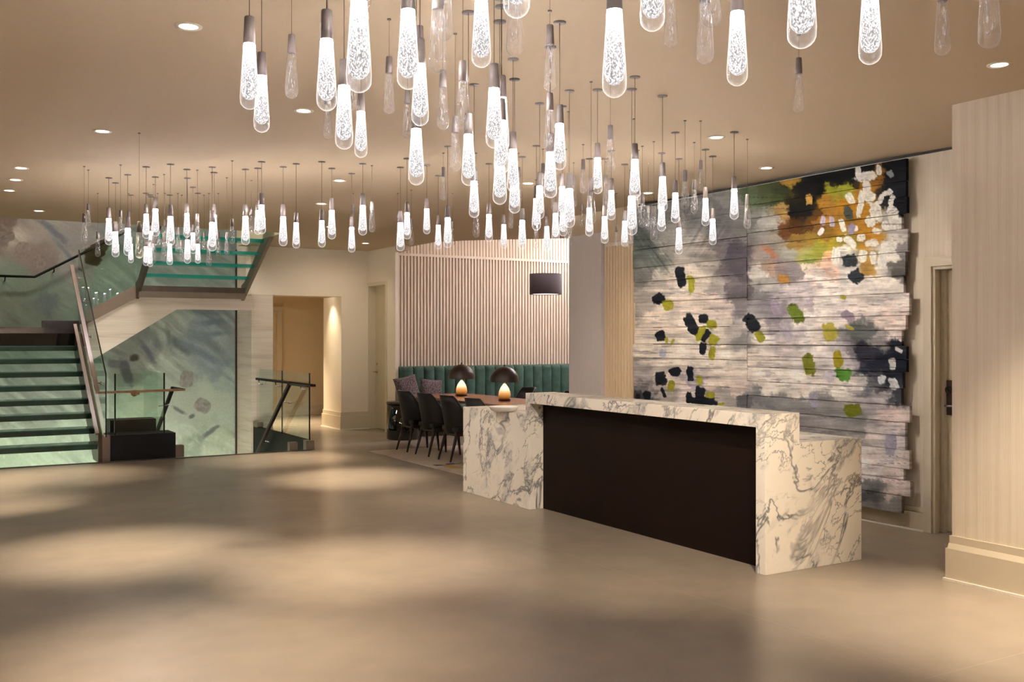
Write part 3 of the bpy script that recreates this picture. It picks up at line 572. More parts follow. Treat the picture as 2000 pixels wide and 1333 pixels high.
def stroke(col, px, py, d, seed):
    cx, cy_, w_, h_, ang, cc, soft = d; a = math.radians(ang); R_ = max(w_, h_)*0.8
    sel = np.nonzero((abs(px-cx) < R_) & (abs(py-cy_) < R_))[0]
    if not sel.size: return
    x = px[sel]-cx; y = py[sel]-cy_; u = (x*math.cos(a)+y*math.sin(a))/(w_/2); v = (-x*math.sin(a)+y*math.cos(a))/(h_/2)
    lu, lv = (u*3, v*0.6) if h_ > w_ else (u*0.6, v*3)
    n = (fbm(px[sel]*0.12, py[sel]*0.12, seed)-0.5)*0.6; m = (abs(u)**2.6+abs(v)**2.6)**(1/2.6)+n
    k = np.clip((1.0-m)/max(soft, 0.05), 0, 1)*(1-soft*0.55*fbm(lu*2+7, lv*2+3, seed+1)); k = np.clip(k*1.15, 0, 0.95)[:, None]
    col[sel] = col[sel]*(1-k)+np.array(cc)*k
MD = [(365,741,28,34,8,(142,140,134)),(396,793,34,28,30,(140,138,132)),(45,490,34,36,20,(122,112,106)),(78,512,26,30,0,(122,112,106)),(12,462,36,22,0,(106,98,92))]
yy0, yy1, hh0, hh1 = 5.05, -0.2, -3.0, 6.3
nu, nv = 420, 520
xx, zz = np.meshgrid(np.linspace(-0.2, 4.87, nu), np.linspace(-2.0, 4.2, nv)); xx = xx.ravel(); zz = zz.ravel()
px, py = unproject(xx, np.full(xx.size, MUR_Y), zz)
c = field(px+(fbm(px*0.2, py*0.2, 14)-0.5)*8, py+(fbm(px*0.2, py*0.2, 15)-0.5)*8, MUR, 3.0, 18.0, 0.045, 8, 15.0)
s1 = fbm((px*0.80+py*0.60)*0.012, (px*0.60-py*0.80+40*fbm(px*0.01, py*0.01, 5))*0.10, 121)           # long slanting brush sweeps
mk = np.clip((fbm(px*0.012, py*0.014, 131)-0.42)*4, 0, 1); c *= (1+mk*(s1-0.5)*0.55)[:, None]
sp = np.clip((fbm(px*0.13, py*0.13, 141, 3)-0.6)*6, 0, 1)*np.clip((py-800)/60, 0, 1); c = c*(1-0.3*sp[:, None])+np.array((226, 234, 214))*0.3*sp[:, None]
for k, d in enumerate(STROKES): stroke(c, px, py, d, 400+k)
for k, d in enumerate(MD): dab(c, px, py, d, 300+k, 0.25)
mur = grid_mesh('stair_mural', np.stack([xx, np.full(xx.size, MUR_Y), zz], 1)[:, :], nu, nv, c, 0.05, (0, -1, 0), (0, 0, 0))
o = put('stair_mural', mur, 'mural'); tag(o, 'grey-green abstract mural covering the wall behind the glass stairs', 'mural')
mb = MB(); mb.box((-0.35, MUR_Y+0.06, -3), (5.1, MUR_Y+0.16, 6.3)); struct('wall_back', mb, 'wall')
mb = MB(); mb.box((4.84, MUR_Y-0.03, -3), (4.87, MUR_Y, CEIL)); struct('trim_7', mb, 'dark_metal')

# ------------------------------------------------------------------ stairs
SX0, SX1 = -0.1, 2.04
RISE, RUN = 0.18, 0.28
st = thing('glass_staircase', 'glass staircase with teal treads and bronze stringers climbing past the mural', 'staircase', (1.0, SLAB_Y, 0))
def treads(vals, mat):
    for (a, b) in vals:
        mb = MB(); mb.box(a, b); part('tread', mb, mat, st, 0.006)
for n in range(8):
    h = 0.25+RISE*n; y = SLAB_Y+RUN*n
    mb = MB(); mb.box((SX0, y, h-0.035), (SX1, y+0.34, h)); tr = part('tread', mb, 'tread_dark', st, 0.004)
    mb = MB(); mb.box((SX0, y-0.006, h-0.075), (SX1-0.004, y+0.012, h-0.012)); part('nosing', mb, 'tread_nosing', tr)
for k in range(1, 7):
    h = 2.45+RISE*k; y = 16.6-RUN*k
    mb = MB(); mb.box((3.05, y, h-0.05), (4.68, y+0.3, h)); part('tread', mb, 'tread_teal', st, 0.006)
for k in range(1, 5):
    h = 1.69+RISE*k; x = 2.02+0.24*k
    mb = MB(); mb.box((x, FAR_Y+0.08, h-0.04), (x+0.3, MUR_Y-0.05, h)); part('tread', mb, 'tread_dark', st, 0.004)
# stringers: up the first flight, second flight face, both sides of the last flight
mb = MB(); mb.prism([(SLAB_Y-0.02, 0), (SLAB_Y+0.42, 0), (16.25, 1.40), (16.25, 1.72), (16.0, 1.72), (SLAB_Y-0.02, 0.36)], 'x', SX1, SX1+0.05); part('stringer', mb, 'dark_metal', st)
mb = MB(); mb.prism([(SLAB_Y+0.3, 0.1), (16.2, 1.28), (16.2, 1.45), (SLAB_Y+0.3, 0.25)], 'x', SX0, SX0+0.05); part('stringer', mb, 'dark_metal', st)
mb = MB(); mb.prism([(2.26, 1.83), (3.03, 2.27), (3.03, 2.475), (2.26, 2.03)], 'y', FAR_Y-0.09, FAR_Y-0.062); part('stringer', mb, 'stringer', st)
for x in (3.0, 4.68):
    mb = MB(); mb.prism([(16.75, 2.24), (16.75, 2.50), (16.55, 2.55), (13.95, 4.20), (13.95, 3.85)], 'x', x, x+0.05); part('stringer', mb, 'stringer' if x > 4 else 'dark_metal', st)
# landings
mb = MB(); mb.box((SX0, 16.2, 1.50), (2.2, MUR_Y-0.04, 1.69)); la = part('landing', mb, 'black', st)
mb = MB(); mb.box((SX0, 16.2, 1.69), (1.62, 16.24, 1.78)); part('landing_edge', mb, 'dark_metal', la)
mb = MB(); mb.box((1.62, 16.2, 1.69), (2.1, 16.5, 1.88)); part('landing_curb', mb, 'chair_wood', la)
mb = MB(); mb.box((3.02, 16.55, 2.27), (4.7, MUR_Y-0.04, 2.36)); la = part('landing', mb, 'stringer', st)
mb = MB(); mb.box((3.05, 16.53, 2.36), (4.68, 16.6, 2.45)); part('landing_edge', mb, 'dark_metal', la)
# glass guard beside the first flight
mb = MB(); mb.prism([(13.62, 0.36), (SLAB_Y+0.02, 0.36), (16.1, 1.76), (16.1, 2.93), (13.62, 1.158)], 'x', 2.075, 2.09); part('glass_guard', mb, 'glass', st)
mb = MB(); mb.bar((2.0825, 13.62, 0.36), (2.0825, 13.62, 1.158), 0.014, 0.012); mb.bar((2.0825, 13.62, 1.158), (2.0825, 16.1, 2.93), 0.016, 0.012); part('glass_edge', mb, 'glass_edge', st)
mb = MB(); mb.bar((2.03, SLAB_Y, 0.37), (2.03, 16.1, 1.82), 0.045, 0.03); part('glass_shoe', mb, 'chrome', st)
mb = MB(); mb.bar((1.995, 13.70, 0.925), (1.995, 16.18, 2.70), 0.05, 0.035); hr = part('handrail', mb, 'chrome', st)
for y in (13.95, 14.8, 15.5, 16.0):
    z = 0.925+(y-13.70)*(2.70-0.925)/2.48
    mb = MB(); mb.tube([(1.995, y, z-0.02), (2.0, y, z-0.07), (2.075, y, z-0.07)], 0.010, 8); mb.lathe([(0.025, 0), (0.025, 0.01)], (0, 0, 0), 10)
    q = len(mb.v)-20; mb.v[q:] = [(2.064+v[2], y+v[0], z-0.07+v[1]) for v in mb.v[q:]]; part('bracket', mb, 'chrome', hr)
# glass and rail along the second flight, wall rail by the mural
mb = MB(); mb.prism([(2.2, 1.98), (3.0, 2.44), (3.0, 3.45), (2.2, 3.0)], 'y', FAR_Y-0.085, FAR_Y-0.07); part('glass_guard', mb, 'glass', st)
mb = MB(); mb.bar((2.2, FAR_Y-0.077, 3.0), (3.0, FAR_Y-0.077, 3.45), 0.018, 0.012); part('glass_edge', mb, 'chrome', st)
mb = MB(); mb.prism([(16.55, 2.56), (13.98, 4.2), (13.98, 5.2), (16.55, 3.5)], 'x', 2.98, 2.995); part('glass_guard', mb, 'glass', st)
mb = MB(); mb.tube([(1.12, 17.5, 2.59), (1.62, 17.5, 2.59), (3.0, 17.5, 3.38)], 0.02, 8); hr = part('handrail', mb, 'black_matte', st)
for x, z in ((1.2, 2.59), (1.9, 2.75)):
    mb = MB(); mb.tube([(x, 17.5, z-0.01), (x, 17.52, z-0.07), (x, 17.69, z-0.07)], 0.009, 8); part('bracket', mb, 'black_matte', hr)

# guard between the up flight and the down flight
g = thing('newel_guard', 'black plinth with glass guard and wooden handrail at the foot of the stairs', 'railing', (2.6, 14.1, 0))
mb = MB(); mb.box((2.19, 14.02, 0), (3.03, 14.5, 0.34)); part('plinth', mb, 'black_matte', g, 0.003)
mb = MB(); mb.box((2.09, 13.98, 0), (2.19, 14.1, 0.35)); part('plinth_post', mb, 'stringer', g, 0.003)
mb = MB(); mb.box((3.03, 14.06, 0), (3.15, 14.2, 0.16)); part('plinth_foot', mb, 'stringer', g, 0.003)
mb = MB(); mb.box((2.28, 14.55, 0.2), (2.88, 14.9, 0.50)); part('inner_plinth', mb, 'black_matte', g, 0.003)
mb = MB(); mb.box((2.26, 14.06, 0.34), (2.89, 14.075, 1.15)); part('glass_panel', mb, 'glass', g)
mb = MB(); mb.box((2.26, 14.5, 0.34), (2.89, 14.515, 1.20)); part('glass_panel', mb, 'glass', g)
mb = MB(); mb.box((2.875, 14.08, 0.34), (2.89, 15.4, 1.15)); part('glass_panel', mb, 'glass', g)
for x in (2.26, 2.885):
    mb = MB(); mb.box((x-0.006, 14.055, 0.34), (x+0.012, 14.08, 1.15)); part('glass_edge', mb, 'glass_edge', g)
mb = MB(); mb.bar((1.995, 13.70, 0.925), (3.08, 13.70, 0.935), 0.05, 0.03); hr = part('handrail', mb, 'wood_rail', g)
mb = MB(); mb.bar((3.05, 13.70, 0.935), (3.05, 14.25, 0.935), 0.05, 0.03); mb.bar((3.03, 14.2, 0.94), (3.03, 16.4, -0.5), 0.045, 0.04); part('handrail', mb, 'black_matte', g)
mb = MB(); mb.lathe([(0.045, 0), (0.045, 0.015)], (0, 0, 0), 14); mb.v = [(2.5+v[0], 14.05-v[2], 0.89+v[1]) for v in mb.v]; mb.tube([(2.5, 14.04, 0.89), (2.5, 13.74, 0.89), (2.5, 13.70, 0.915)], 0.011, 8); part('bracket', mb, 'brass', hr)
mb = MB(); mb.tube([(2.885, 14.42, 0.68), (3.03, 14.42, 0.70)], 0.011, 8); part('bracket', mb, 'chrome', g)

# guard on the far side of the down flight
g = thing('stair_guard', 'glass guard with dark handrails around the descending stairs by the passage', 'railing', (4.95, 15.4, 0))
mb = MB(); mb.box((4.90, 14.2, -0.35), (4.99, FAR_Y, 0.13)); part('curb', mb, 'black_matte', g)
mb = MB(); mb.box((4.88, 14.06, -0.2), (5.0, 14.2, 0.13)); part('curb_post', mb, 'stringer', g, 0.003)
mb = MB(); mb.box((4.62, 14.03, -0.2), (4.74, 14.13, 0.12)); part('curb_post', mb, 'stringer', g, 0.003)
mb = MB(); mb.box((4.89, 16.55, 0.13), (5.0, 16.78, 0.22)); part('curb_post', mb, 'stringer', g, 0.003)
for a, b in ((14.12, 15.38), (15.39, 16.75)):
    mb = MB(); mb.box((4.94, a, 0.13), (4.955, b, 1.11)); gp = part('glass_panel', mb, 'glass', g)
    mb = MB(); mb.box((4.938, a-0.004, 0.13), (4.957, a+0.006, 1.11)); part('glass_edge', mb, 'glass_edge', gp)
mb = MB(); mb.bar((4.875, 13.72, 0.945), (4.875, 16.5, 0.945), 0.05, 0.035); hr = part('handrail', mb, 'black_matte', g)
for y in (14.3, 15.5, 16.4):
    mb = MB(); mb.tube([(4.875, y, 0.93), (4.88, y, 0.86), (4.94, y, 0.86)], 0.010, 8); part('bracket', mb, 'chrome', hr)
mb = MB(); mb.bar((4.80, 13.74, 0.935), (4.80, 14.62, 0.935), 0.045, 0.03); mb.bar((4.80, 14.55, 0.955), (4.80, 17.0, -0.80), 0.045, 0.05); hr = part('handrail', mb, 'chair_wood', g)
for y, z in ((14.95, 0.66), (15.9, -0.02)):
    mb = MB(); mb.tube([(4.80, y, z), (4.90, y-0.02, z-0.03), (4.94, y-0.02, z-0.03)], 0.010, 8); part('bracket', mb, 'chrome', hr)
for k in range(10):
    mb = MB(); mb.box((3.15, SLAB_Y+0.28*k, -0.21-0.18*k), (4.86, SLAB_Y+0.28*(k+1)+0.02, -0.18-0.18*k)); part('tread', mb, 'tread_dark', g)

# ------------------------------------------------------------------ reception desk
dk = thing('reception_desk', 'veined white marble reception desk with dark bronze front panel', 'desk', (5.4, 7.2, 0))
mb = MB(); mb.prism([(4.982, 0), (5.944, 0), (5.944, 0.89), (5.31, 0.89), (5.31, 1.10), (4.982, 1.10)], 'y', 5.004, 5.095); part('end_panel', mb, 'marble', dk, 0.003)
mb = MB(); mb.box((4.982, 5.095, 1.005), (5.31, 8.06, 1.10)); part('counter_top', mb, 'marble', dk, 0.003)
mb = MB(); mb.box((4.982, 8.06, 0), (5.31, 8.135, 1.10)); part('counter_leg', mb, 'marble', dk, 0.003)
mb = MB(); mb.box((4.982, 8.1355, 0), (5.944, 9.40, 0.894)); part('end_block', mb, 'marble', dk, 0.003)
mb = MB(); mb.box((5.31, 5.095, 0.85), (5.944, 8.1355, 0.89)); part('worktop', mb, 'marble', dk, 0.002)
mb = MB(); mb.box((5.133, 5.095, 0), (5.17, 8.06, 1.005)); part('front_panel', mb, 'bronze_panel', dk)
mb = MB(); mb.box((5.31, 5.095, 0.0), (5.33, 8.1, 0.85)); part('modesty_panel', mb, 'bronze_panel', dk)
q = world_pt(984, 9.95, 0.894); 
mb = MB(); mb.lathe([(0.03, 0.001), (0.10, 0.001), (0.125, 0.012), (0.145, 0.04), (0.15, 0.05), (0.142, 0.05), (0.12, 0.02), (0.05, 0.008)], (0, 0, 0), 28)
mb.v = [(v[0]+q.x, v[1]+q.y, v[2]+q.z) for v in mb.v]
solo('dish', mb, 'white_ceramic', 'shallow white dish resting on the low marble end of the reception desk', 'dish', tuple(q))

# ------------------------------------------------------------------ rug, table, chairs, banquette
mb = MB(); mb.box((5.55, 9.7, 0.0), (8.6, 13.36, 0.012)); solo('area_rug', mb, 'rug', 'pale patterned area rug with scattered blue blocks under the walnut table', 'rug', (7.0, 11.5, 0))
TX, TY0, TY1, TH = 6.93, 10.78, 13.95, 0.76
tb = thing('communal_table', 'long walnut communal table with two dome lamps on it', 'table', (TX, 12.2, 0.012))
mb = MB(); rr = 0.06
poly = [(TX-0.47, TY0), (TX+0.47, TY0), (TX+0.50, TY0+1.5), (TX+0.47, TY1-0.1), (TX+0.40, TY1), (TX-0.40, TY1), (TX-0.47, TY1-0.1), (TX-0.50, TY0+1.5)]
mb.prism(poly, 'z', TH-0.035, TH); part('table_top', mb, 'walnut', tb, 0.006)
for y in (TY0+0.7, 12.1):
    mb = MB(); mb.prism([(y-0.13, 0.012), (y+0.13, 0.012), (y+0.20, TH-0.035), (y-0.20, TH-0.035)], 'x', TX-0.22, TX+0.22); part('pedestal', mb, 'chair_wood', tb, 0.01)

def chair_meshes():
    # chair faces +x, base at origin; back towards -x
    S = {}
    mb = MB(); mb.box((-0.20, -0.22, 0.38), (0.27, 0.22, 0.455)); S['seat'] = (mb.mesh('seat', bevel=0.025), 'leather')
    mb = MB(); mb.box((-0.18, -0.205, 0.33), (0.24, 0.205, 0.38)); S['seat_rail'] = (mb.mesh('seat_rail', bevel=0.008), 'chair_wood')
    # wrap-around back shell: a horseshoe in plan whose rim drops towards the front
    mb = MB(); nA, nZ = 15, 6; vs = []; fs = []
    def shell_pt(a, tt, off):
        s = abs(a)/1.0; top = 0.86-0.30*max(0, (s-0.55)/0.45)**1.3 if s > 0.55 else 0.86-0.01*s
        z = 0.36+(top-0.36)*tt; lean = -0.10*((z-0.36)/0.5)
        th = a*math.radians(78); R = 0.25-off
        x = 0.02-R*math.cos(th)*0.95+lean*max(0, math.cos(th)); y = R*math.sin(th)*(0.90+0.10*tt)
        return (x, y, z)
    for off in (0.0, 0.035):
        for j in range(nZ):
            for i in range(nA): vs.append(shell_pt(-1+2*i/(nA-1), j/(nZ-1), off))
    n0 = nA*nZ
    for j in range(nZ-1):
        for i in range(nA-1):
            a = j*nA+i; fs.append((a, a+1, a+1+nA, a+nA)); fs.append((n0+a+nA, n0+a+1+nA, n0+a+1, n0+a))
    for i in range(nA-1):
        a = (nZ-1)*nA+i; fs.append((a, a+1, n0+a+1, n0+a)); fs.append((i+1, i, n0+i, n0+i+1))
    for j in range(nZ-1):
        a = j*nA; fs.append((a+nA, a, n0+a, n0+a+nA)); b = a+nA-1; fs.append((b, b+nA, n0+b+nA, n0+b))
    mb.add(vs, fs, True); S['backrest'] = (mb.mesh('backrest'), 'leather')
    mb = MB(); mb.tube([shell_pt(-1+2*i/28, 1.0, 0.017) for i in range(29)], 0.006, 6); S['piping'] = (mb.mesh('piping'), 'welt')
    for nm, x, y, lx in (('leg_a', 0.20, 0.18, 0.23), ('leg_b', 0.20, -0.18, 0.23), ('leg_c', -0.16, 0.17, -0.26), ('leg_d', -0.16, -0.17, -0.26)):
        mb = MB(); mb.tube([(x, y, 0.36), ((x+lx)/2, y*1.04, 0.18), (lx, y*1.10, 0.0)], [0.024, 0.019, 0.012], 8); S[nm] = (mb.mesh('leg'), 'chair_wood')
    return S
CH = chair_meshes()
def chair(loc, rz, label, group):
    r = thing('dining_chair', label, 'chair', loc, group); r.rotation_euler = (0, 0, rz)
    bk = None
    for k, (me, mt) in CH.items():
        if k == 'piping': continue
        o = bpy.data.objects.new('leg' if k.startswith('leg') else k, me); C.objects.link(o); o.parent = r
        if not me.materials: me.materials.append(M[mt])
        if k == 'backrest': bk = o
    me, mt = CH['piping']; o = bpy.data.objects.new('piping', me); C.objects.link(o); o.parent = bk
    if not me.materials: me.materials.append(M[mt])
    return r
ords = ['first', 'second', 'third', 'fourth', 'fifth']
for i, y in enumerate((13.06, 12.42, 11.72, 11.02)):
    lab = ['black leather dining chair nearest the side cabinet, first in the row before the table', 'black leather dining chair, second from the side cabinet along the walnut table',
           'black leather dining chair, third from the side cabinet along the walnut table', 'black leather dining chair half hidden behind the marble end of the desk'][i]
    chair((6.20, y, 0.016), random.uniform(-0.05, 0.05), lab, 'chairs along the near side of the table')
for i, (pxx, y) in enumerate(((966, 12.9), (1013, 11.75))):
    r_ = (pxx-1000)/F; zc = y/(CA-r_*SA); x = zc*(r_*CA+SA)
    chair((max(x, 7.75), y, 0.016), math.pi+random.uniform(-0.05, 0.05), ['black leather chair across the table, its back showing between the two lamps', 'black leather chair across the table, its back showing right of the second lamp'][i], 'chairs along the far side of the table')

bq = thing('banquette', 'long green velvet banquette with channel-tufted back against the fluted wall', 'banquette', (9.0, 15.4, 0))
BX0, BX1, BY = 7.06, 10.85, 15.50
mb = MB(); mb.box((BX0, 14.95, 0.0), (BX1, BY+0.3, 0.30)); part('plinth', mb, 'black', bq)
mb = MB(); mb.box((BX0, 14.92, 0.30), (BX1, BY+0.05, 0.48)); part('seat', mb, 'velvet', bq, 0.03)
nC = 19; wC = (BX1-BX0)/nC
def channel():
    mb = MB(); vs = []; nA = 7; ring = []
    for j, z in enumerate((0.44, 1.06, 1.115, 1.135)):
        ins = (0, 0, 0.012, 0.05)[j]
        for i in range(nA):
            th = math.pi*i/(nA-1); x = -math.cos(th)*(wC/2-0.002); y = -math.sin(th)*0.045*(1-ins*6)+ins
            ring.append((x, y, z))
    for j in range(4): ring.append((wC/2-0.002, 0.28, (0.44, 1.06, 1.115, 1.135)[j])); ring.append((-wC/2+0.002, 0.28, (0.44, 1.06, 1.115, 1.135)[j]))
    fs = []
    for j in range(3):
        for i in range(nA-1): a = j*nA+i; fs.append((a, a+1, a+1+nA, a+nA))
    b = 4*nA
    for j in range(3):
        fs.append((j*nA+nA-1, b+2*j, b+2*j+2, (j+1)*nA+nA-1)); fs.append((b+2*j+1, j*nA, (j+1)*nA, b+2*j+3)); fs.append((b+2*j, b+2*j+1, b+2*j+3, b+2*j+2))
    fs.append(tuple(3*nA+i for i in range(nA))+(b+6, b+7)); mb.add(ring, fs, True); me = mb.mesh('channel'); me.materials.append(M['velvet']); return me
cm = channel()
for i in range(nC):
    o = bpy.data.objects.new('back_channel', cm); C.objects.link(o); o.parent = bq; o.location = (BX0+wC*(i+0.5)-9.0, BY-15.4, 0)
def cushion(name, loc, w_, h_, rot, label):
    bm = bmesh.new(); n = 12; V = {}
    for sgn in (1, -1):
        for i in range(n+1):
            for j in range(n+1):
                u = i/n*2-1; v = j/n*2-1; e = (1-u**4)*(1-v**4); x = u*w_/2*(1-0.06*(1-v*v)); z = v*h_/2*(1-0.06*(1-u*u))
                if (i in (0, n) or j in (0, n)) and sgn < 0: V[(sgn, i, j)] = V[(1, i, j)]
                else: V[(sgn, i, j)] = bm.verts.new((x, sgn*0.085*max(e, 0)**0.55, z))
    for sgn in (1, -1):
        for i in range(n):
            for j in range(n):
                q = [V[(sgn, i, j)], V[(sgn, i+1, j)], V[(sgn, i+1, j+1)], V[(sgn, i, j+1)]]
                f = bm.faces.new(q if sgn < 0 else q[::-1]); f.smooth = True
    me = bpy.data.meshes.new(name); bm.to_mesh(me); bm.free()
    o = put(name, me, 'cushion', None, loc); o.rotation_euler = rot; tag(o, label, 'cushion', 'cushions on the banquette'); return o
c1 = world_pt(826, 16.15, 0.765); c2 = world_pt(863, 16.3, 0.745)
cushion('throw_cushion', (c1.x, 15.20, 0.765), 0.44, 0.46, (math.radians(-14), math.radians(-10), math.radians(8)), 'grey speckled throw cushion tilted in the left corner of the banquette')
cushion('throw_cushion', (c2.x+0.14, 15.27, 0.735), 0.40, 0.40, (math.radians(-16), math.radians(6), math.radians(-4)), 'grey-lilac speckled throw cushion leaning behind the table, right of the other cushion')
sc_ = thing('side_cabinet', 'glossy black side cabinet standing by the end of the green banquette', 'cabinet', (6.78, 14.75, 0))
mb = MB(); mb.lathe([(0.26, 0.0), (0.27, 0.02), (0.27, 0.57)], (6.74, 14.76, 0), 24); part('body', mb, 'black', sc_)
mb = MB(); mb.lathe([(0.275, 0.57), (0.28, 0.585), (0.275, 0.60)], (6.74, 14.76, 0), 24); part('top', mb, 'dark_metal', sc_)

# dome table lamps
def dome_lamp(loc, label, s=1.0):
    r = thing('dome_lamp', label, 'lamp', loc, 'lamps on the walnut table'); x, y, z = loc
    def L(prof, n=28, cap=True): return MB().lathe([(a*s, b*s) for a, b in prof], loc, n, cap)
    part('base', L([(0.085, 0), (0.085, 0.028), (0.08, 0.032)]), 'dark_metal', r)
    mb = L([(0.076, 0.0), (0.084, 0.03), (0.084, 0.06), (0.076, 0.10), (0.058, 0.145), (0.030, 0.185), (0.014, 0.205)])
    og = (x, y, z+0.032*s); mb.v = [(v[0], v[1], v[2]+0.032*s) for v in mb.v]
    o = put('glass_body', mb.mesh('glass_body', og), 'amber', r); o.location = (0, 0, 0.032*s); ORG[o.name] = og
    part('neck', L([(0.013, 0.232), (0.013, 0.275), (0.02, 0.28), (0.02, 0.30)]), 'brass', r)
    part('bulb', L([(0.018, 0.30), (0.03, 0.325), (0.03, 0.345), (0.012, 0.365)]), 'bulb', r)
    dome = [(0.20, 0.262)]+[(0.20*math.cos(a), 0.275+0.20*math.sin(a)*0.98) for a in [math.pi/2*k/9 for k in range(0, 9)]]+[(0.012, 0.475)]
    inner = [(a*0.975, b-0.004) for a, b in dome[::-1]]
    sh = part('shade', L(dome+inner, 32, False), 'shade_dark', r)
    part('finial', L([(0.012, 0.470), (0.009, 0.478), (0.013, 0.488), (0.006, 0.498)]), 'dark_metal', sh)
    ld = bpy.data.lights.new('lamp_light', 'POINT'); ld.energy = 7; ld.color = (1, 0.78, 0.5); ld.shadow_soft_size = 0.03
    lo = bpy.data.objects.new('lamp_light', ld); C.objects.link(lo); lo.parent = r; lo.location = (0, 0, 0.385*s)
dome_lamp((6.97, 13.2, TH), 'dark dome lamp with amber glass body, farther from the desk, on the table')
dome_lamp((6.95, 11.9, TH), 'dark dome lamp with amber glass body, nearer the marble desk, on the table', 1.0)

# drum pendant in the alcove
q = world_pt(1065.5, 16.5, 0); DZ = 2.34
dr = thing('drum_pendant', 'black drum-shade pendant lamp hanging over the banquette alcove', 'pendant lamp', (q.x, q.y, DZ))
def ring(r0, r1, z0, z1): return MB().lathe([(r0, z0), (r0, z1), (r1, z1), (r1, z0), (r0, z0)], (q.x, q.y, 0), 40, False)
part('shade', ring(0.265, 0.258, DZ, DZ+0.335), 'drum', dr)
mb = MB(); mb.lathe([(0.255, DZ+0.012), (0.255, DZ+0.018)], (q.x, q.y, 0), 32); part('diffuser', mb, 'shade_glow', dr)
mb = MB(); mb.lathe([(0.256, DZ+0.315), (0.256, DZ+0.32)], (q.x, q.y, 0), 32); part('top_disc', mb, 'white_ceramic', dr)
mb = MB(); mb.tube([(q.x, q.y, DZ+0.32), (q.x, q.y, 4.05)], 0.006, 8); part('rod', mb, 'white_ceramic', dr)

# ------------------------------------------------------------------ ceiling downlights
def spot(loc, target, power, angle, blend, size, color, parent=None):
    ld = bpy.data.lights.new('downlight_beam', 'SPOT'); ld.energy = power; ld.spot_size = math.radians(angle); ld.spot_blend = blend
    ld.shadow_soft_size = size; ld.color = color
    o = bpy.data.objects.new('downlight_beam', ld); C.objects.link(o)
    d = Vector(target)-Vector(loc); q = d.to_track_quat('-Z', 'Y')
    if parent is not None:
        o.parent = parent; o.location = Vector(loc)-Vector(parent.location); o.rotation_euler = q.to_euler()
    else: o.location = loc; o.rotation_euler = q.to_euler()
    return o
ringm = MB().lathe([(0.046, -0.004), (0.066, -0.006), (0.068, 0.0), (0.046, 0.0), (0.046, -0.004)], (0, 0, 0), 28, False).mesh('trim_ring')
ringm.materials.append(M['trim_white'])
lensm = MB().lathe([(0.002, -0.0025), (0.046, -0.0025)], (0, 0, 0), 24, True).mesh('lens'); lensm.materials.append(M['lens'])
WARM = (1.0, 0.84, 0.64)
def downlight(p, target, power, angle, label, blend=1.0, color=WARM):
    r = thing('ceiling_downlight', label, 'downlight', tuple(p), 'recessed ceiling downlights')
    for nm, me in (('trim_ring', ringm), ('lens', lensm)):
        o = bpy.data.objects.new(nm, me); C.objects.link(o); o.parent = r
    if power: spot((p[0], p[1], p[2]-0.012), target, power, angle, blend, 0.05, color, r)
    return r
DL = [((368, 51), (450, 1290), 410, 56, 'recessed downlight nearest the camera, left of the foremost glass pendants'),
      ((593, 216), (700, 1105), 460, 46, 'recessed downlight showing between the two leftmost large glass pendants'),
      ((200, 256), (240, 1078), 520, 46, 'recessed downlight alone on the bare left part of the ceiling'),
      ((41, 328), (-40, 985), 420, 40, 'largest of three recessed downlights in a row at the left edge'),
      ((30, 351), (-120, 960), 300, 40, 'middle one of three recessed downlights in a row at the left edge'),
      ((18, 372), (-60, 940), 300, 40, 'lowest of three recessed downlights in a row at the left edge'),
      ((76, 412), (120, 930), 420, 44, 'small recessed downlight just above the left end of the mural'),
      ((628, 398), (690, 934), 500, 42, 'small recessed downlight behind the pendants left of the passage wall'),
      ((645, 443), (540, 897), 420, 42, 'tiny recessed downlight before the far passage wall'),
      ((1952, 126), (1890, 1205), 480, 52, 'recessed downlight near the striated pier at the right edge'),
      ((1399, 268), None, 90, 110, 'bright recessed downlight above the reception desk'),
      ((1497, 328), None, 24, 120, 'bright recessed downlight close to the right half of the barn-board painting'),
      ((1265, 377), None, 24, 120, 'small recessed downlight close to the left half of the barn-board painting')]
for (c_, tgt, pw, an, lb) in DL:
    p = ceil_pt(*c_)
    if tgt: tg = floor_pt(*tgt)
    elif c_[0] == 1399: tg = Vector((7.2, 6.5, 1.15))
    elif c_[0] == 1497: tg = Vector((7.0, 6.5, 0.4))
    else: tg = Vector((7.0, 8.4, 0.4))
    downlight(p, tg, pw, an, lb, color=WARM if tgt else (1.0, 0.91, 0.79))
# more of the same fittings behind and beside the view, two added inside it for their light, and in the passage
for (x, y, tx, ty, pw, an) in ((3.2, 2.6, 4.9, 6.6, 700, 50), (1.0, 1.5, 1.2, 1.7, 500, 60), (-2, 5, -2, 5, 500, 60), (-2, 9, -2, 9, 500, 60), (-2, 1, -2, 1, 500, 60), (3.5, -1, 3.5, -1, 500, 60), (0.5, -2, 0.5, -2, 500, 60),
                               (4.4, 1.2, 5.2, 2.2, 500, 50), (3.6, 9.4, 4.9, 9.0, 110, 44), (5.3, 8.6, 7.2, 8.6, 80, 100)):
    downlight((x, y, CEIL), (tx, ty, 0), pw, an, 'unseen recessed ceiling downlight, out of the picture or hidden among the pendants')
for (x, y, z, tx, ty, tz, pw, an) in ((5.85, 18.6, PH+0.115, 6.0, 18.6, 0, 600, 90), (6.25, 17.25, PH+0.115, 6.4, 17.0, 0.5, 60, 80)):
    downlight((x, y, z), (tx, ty, tz), pw, an, 'recessed downlight in the far passage ceiling, '+('deeper in' if y > 18 else 'next to the bright pier'), color=(1, 0.82, 0.58))
p = Vector((6.35, 15.4, CEIL)); downlight(tuple(p), (6.1, FAR_Y, 1.2), 40, 110, 'recessed downlight before the far door, hidden by pendants')

